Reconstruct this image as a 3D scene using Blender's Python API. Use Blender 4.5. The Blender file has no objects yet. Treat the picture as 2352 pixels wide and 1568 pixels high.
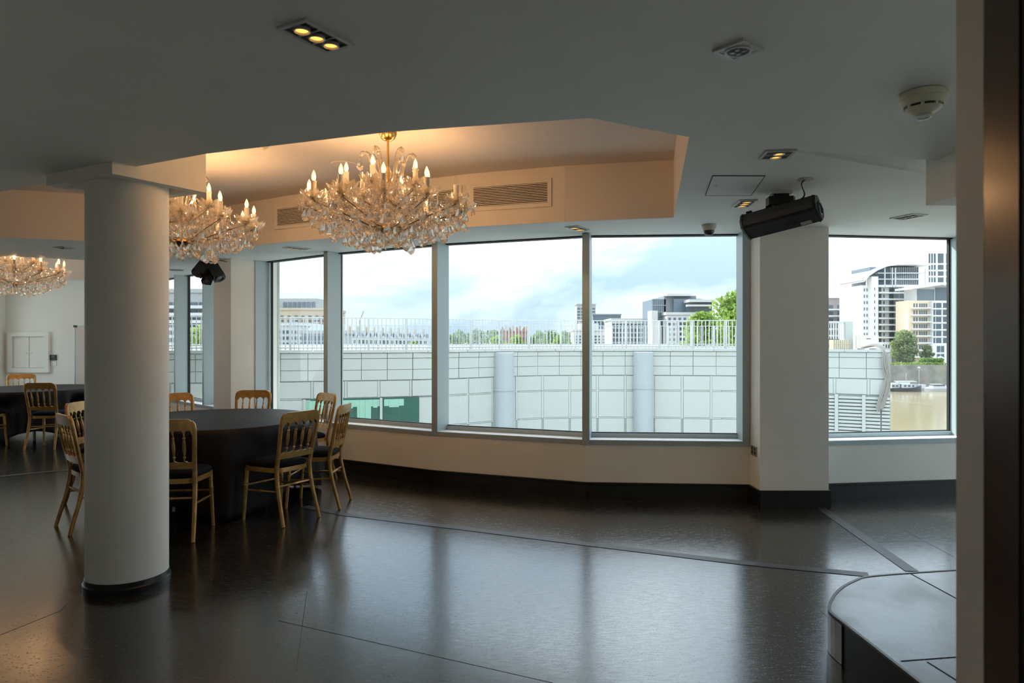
import bpy, bmesh, math, random
from mathutils import Vector, Matrix
random.seed(7)
R = math.radians
sc = bpy.context.scene
COL = sc.collection

# ------------------------------------------------------------------ camera, sky, sun, exposure
F, U0, V0, H = 1568.0, 1176.0, 779.0, 1.5      # focal length in pixels, principal point, eye height
cam = bpy.data.cameras.new('camera')
cam.sensor_width = 36.0
cam.lens = 24.0
cam.shift_y = -5.0 / 2352.0
cam.clip_start = 0.02
cam.clip_end = 3000
cam.dof.use_dof = True
cam.dof.focus_distance = 7.0
cam.dof.aperture_fstop = 5.6
camo = bpy.data.objects.new('camera', cam)
COL.objects.link(camo)
camo.location = (0, 0, H)
camo.rotation_euler = (R(90), 0, 0)
sc.camera = camo

sc.view_settings.view_transform = 'Standard'
sc.view_settings.look = 'None'
sc.view_settings.gamma = 1.0
sc.view_settings.use_curve_mapping = False
sc.view_settings.exposure = 1.68
sc.cycles.use_denoising = True
sc.cycles.use_adaptive_sampling = True
sc.cycles.adaptive_threshold = 0.035
sc.cycles.adaptive_min_samples = 24
sc.cycles.max_bounces = 10
sc.cycles.diffuse_bounces = 4
sc.cycles.glossy_bounces = 3
sc.cycles.transmission_bounces = 9
sc.cycles.transparent_max_bounces = 24
sc.cycles.caustics_reflective = True
sc.cycles.caustics_refractive = False
sc.cycles.sample_clamp_indirect = 6.0

def make_world():
    w = bpy.data.worlds.new('sky'); sc.world = w; w.use_nodes = True
    nt = w.node_tree; N = nt.nodes; L = nt.links
    N.clear()
    out = N.new('ShaderNodeOutputWorld'); bg = N.new('ShaderNodeBackground')
    tc = N.new('ShaderNodeTexCoord'); mp = N.new('ShaderNodeMapping')
    mp.inputs['Scale'].default_value = (1.0, 1.0, 2.6)
    mp.inputs['Location'].default_value = (3.1, 2.2, 0.9)
    n1 = N.new('ShaderNodeTexNoise'); n1.inputs['Scale'].default_value = 2.6
    n1.inputs['Detail'].default_value = 7; n1.inputs['Roughness'].default_value = 0.55
    n1.inputs['Distortion'].default_value = 0.35
    cr = N.new('ShaderNodeValToRGB')
    e = cr.color_ramp.elements
    e[0].position = 0.39; e[0].color = (0.25, 0.34, 0.45, 1)
    e[1].position = 0.62; e[1].color = (.80, .88, .95, 1)
    m = cr.color_ramp.elements.new(0.51); m.color = (0.42, 0.49, 0.56, 1)
    L.new(tc.outputs['Generated'], mp.inputs['Vector'])
    L.new(mp.outputs['Vector'], n1.inputs['Vector'])
    L.new(n1.outputs['Fac'], cr.inputs['Fac'])
    L.new(cr.outputs['Color'], bg.inputs['Color'])
    # brighter towards the zenith, as a lightly clouded sky is
    sx = N.new('ShaderNodeSeparateXYZ'); L.new(tc.outputs['Generated'], sx.inputs[0])
    mx = N.new('ShaderNodeMath'); mx.operation = 'MAXIMUM'; mx.inputs[1].default_value = 0.0; L.new(sx.outputs['Z'], mx.inputs[0])
    ma = N.new('ShaderNodeMath'); ma.operation = 'MULTIPLY_ADD'; ma.inputs[1].default_value = 2.0; ma.inputs[2].default_value = 0.72
    L.new(mx.outputs[0], ma.inputs[0]); L.new(ma.outputs[0], bg.inputs['Strength'])
    L.new(bg.outputs['Background'], out.inputs['Surface'])
make_world()

sun = bpy.data.lights.new('sun', 'SUN')
sun.energy = 2.8; sun.angle = R(0.6); sun.color = (1.0, 0.95, 0.86)
suno = bpy.data.objects.new('sun', sun); COL.objects.link(suno)
suno.location = (-30, 40, 40)
suno.rotation_euler = Vector((0.514, -0.601, -0.612)).to_track_quat('-Z', 'Y').to_euler()

# ------------------------------------------------------------------ helpers
def pz(u, v, z):
    """point of the horizontal plane z that the photograph shows at (u, v)"""
    Y = (z - H) * F / (V0 - v)
    return Vector(((u - U0) / F * Y, Y, z))
def px(u, Y):
    return (u - U0) / F * Y
def zz(v, Y):
    return H + (V0 - v) / F * Y
CZ = 2.506          # main ceiling
RZ = 2.985          # raised ceiling of the recesses

class MB:
    def __init__(s): s.v = []; s.f = []
    def add(s, vs, fs):
        o = len(s.v); s.v += [tuple(p) for p in vs]; s.f += [tuple(i + o for i in f) for f in fs]; return s
    def box(s, x0, y0, z0, x1, y1, z1):
        return s.add([(x0,y0,z0),(x1,y0,z0),(x1,y1,z0),(x0,y1,z0),(x0,y0,z1),(x1,y0,z1),(x1,y1,z1),(x0,y1,z1)],
                     [(3,2,1,0),(4,5,6,7),(0,1,5,4),(1,2,6,5),(2,3,7,6),(3,0,4,7)])
    def obox(s, c, a, b, d):
        c, a, b, d = Vector(c), Vector(a), Vector(b), Vector(d)
        vs = [c-a-b-d, c+a-b-d, c+a+b-d, c-a+b-d, c-a-b+d, c+a-b+d, c+a+b+d, c-a+b+d]
        return s.add(vs, [(3,2,1,0),(4,5,6,7),(0,1,5,4),(1,2,6,5),(2,3,7,6),(3,0,4,7)])
    def bar(s, p, q, w, h, up=(0,0,1)):
        p, q = Vector(p), Vector(q); d = (q-p); up = Vector(up)
        if abs(d.normalized().dot(up)) > .99: up = Vector((0,1,0))
        sx = d.cross(up).normalized(); sy = sx.cross(d).normalized()
        return s.obox((p+q)/2, d/2, sx*w/2, sy*h/2)
    def tube(s, pts, rad, n=8, cap=True):
        pts = [Vector(p) for p in pts]
        if not isinstance(rad, (list, tuple)): rad = [rad]*len(pts)
        o = len(s.v); prev = None
        for i, p in enumerate(pts):
            t = (pts[min(i+1, len(pts)-1)] - pts[max(i-1, 0)])
            t = t.normalized() if t.length > 1e-9 else Vector((0,0,1))
            if prev is None:
                ref = Vector((1,0,0)) if abs(t.x) < .9 else Vector((0,1,0))
                x = (ref - t*ref.dot(t)).normalized()
            else:
                x = (prev - t*prev.dot(t)).normalized()
            prev = x; y = t.cross(x)
            r = rad[i]
            rx, ry = r if isinstance(r, (list, tuple)) else (r, r)
            for k in range(n):
                a = 2*math.pi*k/n
                s.v.append(tuple(p + x*math.cos(a)*rx + y*math.sin(a)*ry))
        for i in range(len(pts)-1):
            for k in range(n):
                a = o+i*n+k; b = o+i*n+(k+1) % n
                s.f.append((a, b, b+n, a+n))
        if cap:
            s.f.append(tuple(o+k for k in reversed(range(n))))
            s.f.append(tuple(o+(len(pts)-1)*n+k for k in range(n)))
        return s
    def lathe(s, prof, n=16, c=(0,0,0), cap=True, flip=False):
        o = len(s.v)
        for (r, z) in prof:
            for k in range(n):
                a = 2*math.pi*k/n
                s.v.append((c[0]+r*math.cos(a), c[1]+r*math.sin(a), c[2]+z))
        for i in range(len(prof)-1):
            for k in range(n):
                a = o+i*n+k; b = o+i*n+(k+1) % n
                s.f.append((a, b, b+n, a+n))
        if cap:
            s.f.append(tuple(o+k for k in reversed(range(n))))
            s.f.append(tuple(o+(len(prof)-1)*n+k for k in range(n)))
        return s
    def prism(s, poly, z0, z1):
        n = len(poly)
        vs = [(p[0], p[1], z0) for p in poly] + [(p[0], p[1], z1) for p in poly]
        fs = [tuple(reversed(range(n))), tuple(range(n, 2*n))]
        for i in range(n):
            j = (i+1) % n
            fs.append((i, j, j+n, i+n))
        return s.add(vs, fs)
    def quad(s, a, b, c, d): return s.add([a,b,c,d], [(0,1,2,3)])
    def mesh(s, name, mat, smooth=False):
        me = bpy.data.meshes.new(name); me.from_pydata(s.v, [], s.f); me.update()
        bm = bmesh.new(); bm.from_mesh(me); bmesh.ops.recalc_face_normals(bm, faces=bm.faces); bm.to_mesh(me); bm.free()
        if mat: me.materials.append(mat)
        if smooth:
            me.polygons.foreach_set('use_smooth', [True]*len(me.polygons))
            me.set_sharp_from_angle(angle=R(40))
        return me
    def build(s, name, mat, parent=None, smooth=False, loc=None):
        return inst(name, s.mesh(name, mat, smooth), parent, loc)

def inst(name, me, parent=None, loc=None, rot=None, scale=None):
    o = bpy.data.objects.new(name, me); COL.objects.link(o)
    if parent: o.parent = parent
    if loc is not None: o.location = loc
    if rot is not None: o.rotation_euler = rot
    if scale is not None: o.scale = scale
    return o
def tag(o, label=None, cat=None, group=None, kind=None):
    if label: o['label'] = label
    if cat: o['category'] = cat
    if group: o['group'] = group
    if kind: o['kind'] = kind
    return o
def thing(name, label, cat, loc=(0,0,0), rotz=0, group=None, kind=None):
    o = bpy.data.objects.new(name, None); COL.objects.link(o)
    o.empty_display_size = 0.1
    o.location = loc; o.rotation_euler = (0, 0, rotz)
    return tag(o, label, cat, group, kind)
def struct(o, label, cat): return tag(o, label, cat, kind='structure')
def copy_tree(o, parent=None):
    c = o.copy(); COL.objects.link(c); c.parent = parent
    for ch in list(o.children): copy_tree(ch, c)
    return c

# ------------------------------------------------------------------ materials
def M(name, col, rough=0.5, metal=0.0, spec=0.5, var=0.0, vscale=8.0, bump=0.0, bscale=40.0, stretch=None, rvar=0.0, ior=None, coat=0.0):
    m = bpy.data.materials.new(name); m.use_nodes = True
    nt = m.node_tree; N = nt.nodes; L = nt.links
    b = N['Principled BSDF']
    b.inputs['Base Color'].default_value = (*col, 1); b.inputs['Roughness'].default_value = rough
    b.inputs['Metallic'].default_value = metal; b.inputs['Specular IOR Level'].default_value = spec
    if ior: b.inputs['IOR'].default_value = ior
    if coat: b.inputs['Coat Weight'].default_value = coat; b.inputs['Coat Roughness'].default_value = 0.15
    if var or bump or rvar:
        tc = N.new('ShaderNodeTexCoord'); src = tc.outputs['Object']
        if stretch:
            mp = N.new('ShaderNodeMapping'); mp.inputs['Scale'].default_value = stretch
            L.new(src, mp.inputs['Vector']); src = mp.outputs['Vector']
        if var or rvar:
            n = N.new('ShaderNodeTexNoise'); n.inputs['Scale'].default_value = vscale; n.inputs['Detail'].default_value = 6
            L.new(src, n.inputs['Vector'])
            if var:
                cr = N.new('ShaderNodeValToRGB')
                cr.color_ramp.elements[0].position = .3; cr.color_ramp.elements[1].position = .7
                cr.color_ramp.elements[0].color = (*[max(0, c*(1-var)) for c in col], 1)
                cr.color_ramp.elements[1].color = (*[min(1, c*(1+var)) for c in col], 1)
                L.new(n.outputs['Fac'], cr.inputs['Fac']); L.new(cr.outputs['Color'], b.inputs['Base Color'])
            if rvar:
                mr = N.new('ShaderNodeMapRange')
                mr.inputs['From Min'].default_value = .3; mr.inputs['From Max'].default_value = .7
                mr.inputs['To Min'].default_value = rough-rvar; mr.inputs['To Max'].default_value = rough+rvar
                L.new(n.outputs['Fac'], mr.inputs['Value']); L.new(mr.outputs['Result'], b.inputs['Roughness'])
        if bump:
            n2 = N.new('ShaderNodeTexNoise'); n2.inputs['Scale'].default_value = bscale; n2.inputs['Detail'].default_value = 5
            L.new(src, n2.inputs['Vector'])
            bp = N.new('ShaderNodeBump'); bp.inputs['Strength'].default_value = bump; bp.inputs['Distance'].default_value = .01
            L.new(n2.outputs['Fac'], bp.inputs['Height']); L.new(bp.outputs['Normal'], b.inputs['Normal'])
    return m
def glass_pane(name, tint=(.93,.97,.95), refl=.10):
    m = bpy.data.materials.new(name); m.use_nodes = True
    nt = m.node_tree; N = nt.nodes; L = nt.links; N.clear()
    out = N.new('ShaderNodeOutputMaterial'); mix = N.new('ShaderNodeMixShader')
    t = N.new('ShaderNodeBsdfTransparent'); t.inputs['Color'].default_value = (*tint, 1)
    g = N.new('ShaderNodeBsdfGlossy'); g.inputs['Roughness'].default_value = 0.0
    # Schlick reflectance, the same from both sides of the pane
    ge = N.new('ShaderNodeNewGeometry'); dp = N.new('ShaderNodeVectorMath'); dp.operation = 'DOT_PRODUCT'
    L.new(ge.outputs['Normal'], dp.inputs[0]); L.new(ge.outputs['Incoming'], dp.inputs[1])
    ab = N.new('ShaderNodeMath'); ab.operation = 'ABSOLUTE'; L.new(dp.outputs['Value'], ab.inputs[0])
    om = N.new('ShaderNodeMath'); om.operation = 'SUBTRACT'; om.inputs[0].default_value = 1.0; om.use_clamp = True; L.new(ab.outputs[0], om.inputs[1])
    pw = N.new('ShaderNodeMath'); pw.operation = 'POWER'; pw.inputs[1].default_value = 5.0; L.new(om.outputs[0], pw.inputs[0])
    fr = N.new('ShaderNodeMath'); fr.operation = 'MULTIPLY_ADD'; fr.inputs[1].default_value = .93; fr.inputs[2].default_value = .06; L.new(pw.outputs[0], fr.inputs[0])
    L.new(fr.outputs[0], mix.inputs['Fac']); L.new(t.outputs[0], mix.inputs[1]); L.new(g.outputs[0], mix.inputs[2])
    L.new(mix.outputs[0], out.inputs['Surface'])
    return m
def emis(name, col, strength, transp=0.0):
    m = bpy.data.materials.new(name); m.use_nodes = True
    nt = m.node_tree; N = nt.nodes; L = nt.links; N.clear()
    out = N.new('ShaderNodeOutputMaterial'); e = N.new('ShaderNodeEmission')
    e.inputs['Color'].default_value = (*col, 1); e.inputs['Strength'].default_value = strength
    if transp:
        mix = N.new('ShaderNodeMixShader'); t = N.new('ShaderNodeBsdfTransparent'); mix.inputs['Fac'].default_value = transp
        L.new(e.outputs[0], mix.inputs[1]); L.new(t.outputs[0], mix.inputs[2]); L.new(mix.outputs[0], out.inputs['Surface'])
    else:
        L.new(e.outputs[0], out.inputs['Surface'])
    return m
def crystal(name, tint=(1.0, .97, .93), transp=.35, scatter=.04):
    m = bpy.data.materials.new(name); m.use_nodes = True
    nt = m.node_tree; N = nt.nodes; L = nt.links; N.clear()
    out = N.new('ShaderNodeOutputMaterial'); mix = N.new('ShaderNodeMixShader')
    t = N.new('ShaderNodeBsdfTransparent'); t.inputs['Color'].default_value = (*tint, 1)
    g = N.new('ShaderNodeBsdfGlass'); g.inputs['IOR'].default_value = 1.55; g.inputs['Roughness'].default_value = 0.02
    g.inputs['Color'].default_value = (*tint, 1)
    mix.inputs['Fac'].default_value = 1-transp
    L.new(t.outputs[0], mix.inputs[1]); L.new(g.outputs[0], mix.inputs[2])
    # facet scatter: cut glass spreads some of the candle light
    d = N.new('ShaderNodeBsdfTranslucent'); d.inputs['Color'].default_value = (.95,.88,.78,1)
    d2 = N.new('ShaderNodeBsdfDiffuse'); d2.inputs['Color'].default_value = (.95,.88,.78,1)
    dd = N.new('ShaderNodeMixShader'); L.new(d.outputs[0], dd.inputs[1]); L.new(d2.outputs[0], dd.inputs[2])
    m2 = N.new('ShaderNodeMixShader'); m2.inputs['Fac'].default_value = scatter
    L.new(mix.outputs[0], m2.inputs[1]); L.new(dd.outputs[0], m2.inputs[2]); L.new(m2.outputs[0], out.inputs['Surface'])
    return m
def floor_mat():
    m = bpy.data.materials.new('black_painted_floor'); m.use_nodes = True
    nt = m.node_tree; N = nt.nodes; L = nt.links; b = N['Principled BSDF']
    tc = N.new('ShaderNodeTexCoord')
    def noise(scale, detail, st=(1,1,1), rot=0):
        mp = N.new('ShaderNodeMapping'); mp.inputs['Scale'].default_value = st; mp.inputs['Rotation'].default_value = (0,0,rot)
        n = N.new('ShaderNodeTexNoise'); n.inputs['Scale'].default_value = scale; n.inputs['Detail'].default_value = detail
        n.inputs['Roughness'].default_value = .65
        L.new(tc.outputs['Object'], mp.inputs['Vector']); L.new(mp.outputs['Vector'], n.inputs['Vector']); return n
    big = noise(1.3, 8); fine = noise(120, 4); streak = noise(14, 8, (1, 6, 1), .35)
    cr = N.new('ShaderNodeValToRGB'); e = cr.color_ramp.elements
    e[0].position = .35; e[0].color = (.008,.0075,.007,1); e[1].position = .74; e[1].color = (.036,.032,.028,1)
    L.new(big.outputs['Fac'], cr.inputs['Fac']); L.new(cr.outputs['Color'], b.inputs['Base Color'])
    add = N.new('ShaderNodeMath'); add.operation = 'ADD'; L.new(fine.outputs['Fac'], add.inputs[0]); L.new(streak.outputs['Fac'], add.inputs[1])
    mr = N.new('ShaderNodeMapRange'); mr.inputs['From Min'].default_value = .7; mr.inputs['From Max'].default_value = 1.3
    mr.inputs['To Min'].default_value = .09; mr.inputs['To Max'].default_value = .32
    L.new(add.outputs[0], mr.inputs['Value']); L.new(mr.outputs['Result'], b.inputs['Roughness'])
    b.inputs['IOR'].default_value = 2.15
    bp = N.new('ShaderNodeBump'); bp.inputs['Strength'].default_value = .03; bp.inputs['Distance'].default_value = .002
    bp2 = N.new('ShaderNodeBump'); bp2.inputs['Strength'].default_value = .08; bp2.inputs['Distance'].default_value = .02
    L.new(add.outputs[0], bp.inputs['Height']); L.new(big.outputs['Fac'], bp2.inputs['Height'])
    L.new(bp2.outputs['Normal'], bp.inputs['Normal']); L.new(bp.outputs['Normal'], b.inputs['Normal'])
    return m

m_wall = M('white_wall_paint', (.84,.84,.79), .6, var=.02, vscale=3)
m_ceil = M('ceiling_paint', (.82,.84,.81), .6, var=.025, vscale=2, bump=.08, bscale=6)
m_recess = M('shaded_recess_paint', (.77,.72,.67), .6)  # weaker, pinker light in the recesses is put into this colour
m_skirt = M('black_skirting_gloss', (.012,.013,.014), .35)
m_floor = floor_mat()
m_strip = M('floor_tape', (.035,.034,.034), .42, var=.3, vscale=12)
m_alu = M('window_aluminium', (.43,.52,.55), .42, metal=.2)
m_sill = M('skylit_sill', (.80,.83,.86), .45)  # sky light on the sill top is put into this pale colour
m_gasket = M('black_gasket', (.012,.012,.012), .6)
m_glass = glass_pane('window_glass')
m_gold = M('gold_chair_paint', (.46,.27,.085), .34, metal=.45, var=.25, vscale=18)
m_seatpad = M('navy_black_velvet', (.005,.006,.010), .85, spec=.15)
m_cloth = M('black_tablecloth', (.008,.008,.0095), .55, spec=.3)
m_tablewood = M('table_plywood', (.30,.20,.11), .5)
m_steel = M('grey_steel', (.35,.36,.36), .35, metal=.9)
m_brass = M('brass', (.72,.48,.17), .28, metal=1.0)
m_crystal = crystal('cut_crystal')
m_crystal2 = crystal('cut_crystal_warm', (1.0,.97,.92), .30, .06)
m_candle = M('candle_tube_white', (.85,.80,.70), .5)
m_bulb = emis('lit_candle_bulb', (1.0,.60,.22), 1.3, .5)
m_bulboff = glass_pane('unlit_bulb_glass', (.97,.97,.97))
m_black = M('black_plastic', (.014,.015,.016), .42)
m_darkmetal = M('charcoal_metal', (.055,.065,.080), .40, metal=.2)
m_trim = M('downlight_trim', (.55,.56,.55), .4, metal=.3)
m_lamp = emis('lit_halogen', (1.0,.47,.10), .65)
m_lampoff = M('unlit_lamp', (.30,.31,.31), .2, metal=.6)
m_cream = M('cream_plastic', (.66,.63,.50), .45)
m_whiteplastic = M('white_plastic', (.80,.80,.78), .4)
m_door = M('dark_varnished_wood', (.060,.026,.017), .24, var=.5, vscale=5, stretch=(2,2,.35), coat=1.0)
m_jamb = M('painted_jamb', (.80,.80,.76), .5)
m_stage = M('stage_black_paint', (.035,.036,.038), .27, var=.5, vscale=3, rvar=.09, bump=.05, bscale=25, ior=2.0)
m_silver = M('worn_metal_plate', (.42,.43,.43), .42, metal=.7, var=.2, vscale=5)
m_slatpaint = M('grille_paint', (.74,.70,.64), .5)
m_dark = M('dark_void', (.006,.006,.006), .8)

# ------------------------------------------------------------------ room plan
G1 = Vector((6.9, 6.98)); G0b = Vector((4.42, 6.615)); G0 = Vector((2.86, 6.385))
W = [Vector(p) for p in ((2.2,6.36),(.70,6.467),(-.795,7.05),(-2.13,7.83),(-3.26,8.70))]
EL = Vector((-.713,.701)); EL.normalize()
def es(s): return W[4] + EL*s
E_end = Vector((-7.23, 12.6))
LEFTX, FARY, NEARY, RIGHTX = -9.35, 12.6, 1.12, 6.9
def outw(a, b):
    d = (b-a).normalized(); n = Vector((d.y, -d.x))
    if n.y < 0: n = -n
    return n
wall_line = [G1, G0b, G0] + W + [E_end]
# outer line 0.26 m behind the inner faces
outer = []
for i, p in enumerate(wall_line):
    ns = []
    if i: ns.append(outw(wall_line[i-1], p))
    if i < len(wall_line)-1: ns.append(outw(p, wall_line[i+1]))
    n = sum(ns, Vector((0,0))).normalized()
    outer.append(p + n*.26)
outline = [Vector((LEFTX, NEARY)), Vector((RIGHTX+.3, NEARY))] + [Vector((RIGHTX+.3, outer[0].y))] + outer[1:] + [Vector((outer[-1].x, FARY+.1)), Vector((LEFTX, FARY+.1))]

def fill_poly(loops, z, name, mat, down=False):
    bm = bmesh.new()
    edges = []
    for lp in loops:
        vs = [bm.verts.new((p[0], p[1], z)) for p in lp]
        for i in range(len(vs)): edges.append(bm.edges.new((vs[i], vs[(i+1) % len(vs)])))
    bmesh.ops.triangle_fill(bm, use_beauty=True, use_dissolve=False, edges=edges, normal=(0,0,-1 if down else 1))
    for f in bm.faces:
        f.normal_update()
        if (f.normal.z > 0) == down: f.normal_flip()
    me = bpy.data.meshes.new(name); bm.to_mesh(me); bm.free(); me.materials.append(mat)
    return me

floor = inst('floor', fill_poly([outline], 0.0, 'floor', m_floor))
struct(floor, 'scuffed glossy black painted floor of the function room', 'floor')

# recesses in the ceiling (plan outlines at soffit level)
rec1 = [pz(473,353,CZ), pz(893,303,CZ), pz(1355,271,CZ), pz(1583,315,CZ), pz(1547,500,CZ), pz(1298,509,CZ), pz(1074,522,CZ),
        pz(660,555.5,CZ), Vector((-3.2,7.62,CZ)), pz(195,553,CZ), pz(0,545,CZ), Vector((-6.2,6.35,CZ)), Vector((-5.6,5.35,CZ)), pz(0,440,CZ)]
rec2 = [Vector((-7.9,7.4,CZ)), pz(0,588,CZ), pz(195,597,CZ), Vector((-4.9,9.0,CZ)), Vector((-5.9,11.0,CZ)), Vector((-7.0,11.6,CZ)), Vector((-8.9,11.6,CZ)), Vector((-9.0,8.6,CZ))]
wedge = [Vector((1.22,3.51,CZ)), Vector((1.54,3.64,CZ)), Vector((2.55,3.884,CZ)), Vector((5.4,4.35,CZ)), Vector((5.4,5.6,CZ))]
ceil = inst('ceiling', fill_poly([outline, rec1, rec2, wedge], CZ, 'ceiling', m_ceil, True))
struct(ceil, 'pale grey plaster ceiling with raised recesses above the chandeliers', 'ceiling')
# roof slab above, so that daylight enters by the windows only
def recess(poly, name, top, parent, mat):
    n = len(poly)
    mb = MB()
    for i in range(n):
        a, b = poly[i], poly[(i+1) % n]
        mb.quad((a.x,a.y,CZ), (b.x,b.y,CZ), (b.x,b.y,top), (a.x,a.y,top))
    mb.build(name + '_side', mat, parent)
    me = fill_poly([poly], top, name + '_top', mat, True)
    inst(name + '_top', me, parent)
recess(rec1, 'recess', RZ, ceil, m_recess)
recess(rec2, 'recess', RZ-.06, ceil, m_recess)
# shallow plaster fall on the right
hts = [0, .012, .05, .13, 0]
mb = MB()
mb.add([(p.x, p.y, CZ+h) for p, h in zip(wedge, hts)], [(0,1,4),(1,2,4),(2,3,4)])
for i in range(3):
    a, b = wedge[i], wedge[i+1]
    mb.quad((a.x,a.y,CZ),(b.x,b.y,CZ),(b.x,b.y,CZ+hts[i+1]),(a.x,a.y,CZ+hts[i]))
a, b = wedge[3], wedge[4]
mb.add([(a.x,a.y,CZ),(b.x,b.y,CZ),(a.x,a.y,CZ+hts[3])], [(0,1,2)])
mb.build('plaster_fall', m_ceil, ceil)
# roof slab
mb = MB(); mb.prism(outline, 3.08, 3.4)
struct(mb.build('roof_slab', M('roof_concrete', (.4,.4,.38), .9)), 'concrete slab over the function room', 'slab')

# ---- closed sides of the room
def wallbox(name, x0, y0, x1, y1, label, z0=0, z1=3.08, mat=None):
    o = MB().box(x0, y0, z0, x1, y1, z1).build(name, mat or m_wall)
    return struct(o, label, 'wall')
mb = MB(); mb.box(LEFTX-.25, NEARY, 0, LEFTX, FARY+.3, .505); mb.box(LEFTX-.25, NEARY, .505, LEFTX, 8.2, 3.08); mb.box(LEFTX-.25, 12.0, .505, LEFTX, FARY+.3, 3.08); mb.box(LEFTX-.25, 8.2, CZ, LEFTX, 12.0, 3.08)
struct(mb.build('wall_left', m_wall), 'wall at the far left end of the room', 'wall')
wallbox('wall_far', LEFTX-.2, FARY, E_end.x+.35, FARY+.3, 'pale wall with the service hatch at the far end')
mb = MB(); mb.box(RIGHTX, NEARY, 0, RIGHTX+.3, G1.y+.3, .505); mb.box(RIGHTX, NEARY, .505, RIGHTX+.3, 1.9, 3.08); mb.box(RIGHTX, 6.5, .505, RIGHTX+.3, G1.y+.3, 3.08); mb.box(RIGHTX, 1.9, CZ, RIGHTX+.3, 6.5, 3.08)
struct(mb.build('wall_right', m_wall), 'window wall closing the room on the right', 'wall')
# doorway wall next to the camera
mb = MB()
mb.box(LEFTX-.2, NEARY-.13, 0, -1.2, NEARY, 3.08); mb.box(.80, NEARY-.13, 0, RIGHTX+.3, NEARY, 3.08); mb.box(-1.2, NEARY-.13, 2.3, .80, NEARY, 3.08)
struct(mb.build('wall_near', m_wall), 'wall with the doorway the room is seen through', 'wall')
mb = MB()
mb.box(-1.6, -2.2, 0, -1.5, NEARY-.13, 2.6); mb.box(1.4, -2.2, 0, 1.5, NEARY-.13, 2.6); mb.box(-1.6, -2.3, 0, 1.5, -2.2, 2.6); mb.box(-1.6, -2.3, 2.5, 1.5, NEARY-.13, 2.6); mb.box(-1.6,-2.3,-.1,1.5,NEARY,0)
struct(mb.build('wall_lobby', M('lobby_paint', (.66,.66,.64), .7)), 'dim lobby walls behind the doorway', 'wall')
# door lining and open door leaf at the right edge
jx = px(2196,1.125); mb = MB(); mb.box(jx, jx*F/(2259-U0), 0, .80, 1.125, 2.32)
trim1 = mb.build('trim_1', m_jamb); struct(trim1, 'blurred off-white door lining close to the camera', 'door frame')
dl = thing('door_1', 'dark varnished wooden door standing open at the right edge', 'door', (.622, .9, 0), kind='structure')
MB().box(0, -.062, .01, .045, 0, 2.25).build('door_edge', m_door, dl)
MB().box(.002, -.85, .01, .045, -.062, 2.25).build('door_panel', M('black_door_seal', (.004,.004,.004), .6), dl)

# ---- dado wall under the windows
SZ = .505
mb = MB()
def seg_wall(mb, a, b, z0, z1, t0=0, t1=.26):
    n = outw(a, b)
    p = [a+n*t0, b+n*t0, b+n*t1, a+n*t1]
    vs = [(q.x,q.y,z0) for q in p] + [(q.x,q.y,z1) for q in p]
    mb.add(vs, [(3,2,1,0),(4,5,6,7),(0,1,5,4),(1,2,6,5),(2,3,7,6),(3,0,4,7)])
facets = [(G1, G0b), (G0b, G0), (W[0], W[1]), (W[1], W[2]), (W[2], W[3]), (W[3], W[4]), (es(.75), E_end)]
for i in range(len(wall_line)-1):
    seg_wall(mb, wall_line[i], wall_line[i+1], 0, SZ)
struct(mb.build('wall_window', m_wall), 'low curved cream wall under the windows', 'wall')

# skirting boards
def skirting(name, pts, label):
    mb = MB()
    for a, b in zip(pts, pts[1:]):
        a, b = Vector(a), Vector(b); d = (b-a).normalized(); n = Vector((d.y,-d.x))
        if SIDE[0] < 0: n = -n
        for (z0, z1, t) in ((0,.125,.022), (.125,.133,.014), (.133,.150,.020)):
            p = [a-d*.004, b+d*.004, b+n*t+d*.004, a+n*t-d*.004]
            vs = [(q.x,q.y,z0) for q in p]+[(q.x,q.y,z1) for q in p]
            mb.add(vs, [(3,2,1,0),(4,5,6,7),(0,1,5,4),(1,2,6,5),(2,3,7,6),(3,0,4,7)])
    return struct(mb.build(name, m_skirt), label, 'skirting board')
SIDE = [-1]
skirting('baseboard_window', W, 'black gloss skirting along the curved window wall')
skirting('baseboard_right', [G1, G0b, G0], 'black gloss skirting under the right hand window')
skirting('baseboard_bay', [es(.75), E_end], 'black skirting under the far left windows')
PX0, PX1, PY = 2.217, 2.832, 6.105
skirting('baseboard_pillar', [(PX1,6.4),(PX1,PY),(PX0,PY),(PX0,6.37)], 'black skirting wrapped round the square pillar')

# pillars in the window wall
o = MB().box(PX0, PY, 0, PX1, 6.72, CZ+.02).build('wall_pillar', m_wall); struct(o, 'square cream pillar between the big windows', 'pillar')
pc = Vector((-3.50, 8.50)); pe = pc + EL*.53
mb = MB(); mb.prism([pc, W[4]+Vector((.0,.02)), W[4]+Vector((.14,.36)), es(.8)+Vector((.18,.18)), pe], 0, CZ+.02)
struct(mb.build('wall_pillar_bay', m_wall), 'cream pillar at the left of the curved windows', 'pillar')
mbk = MB()
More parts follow.
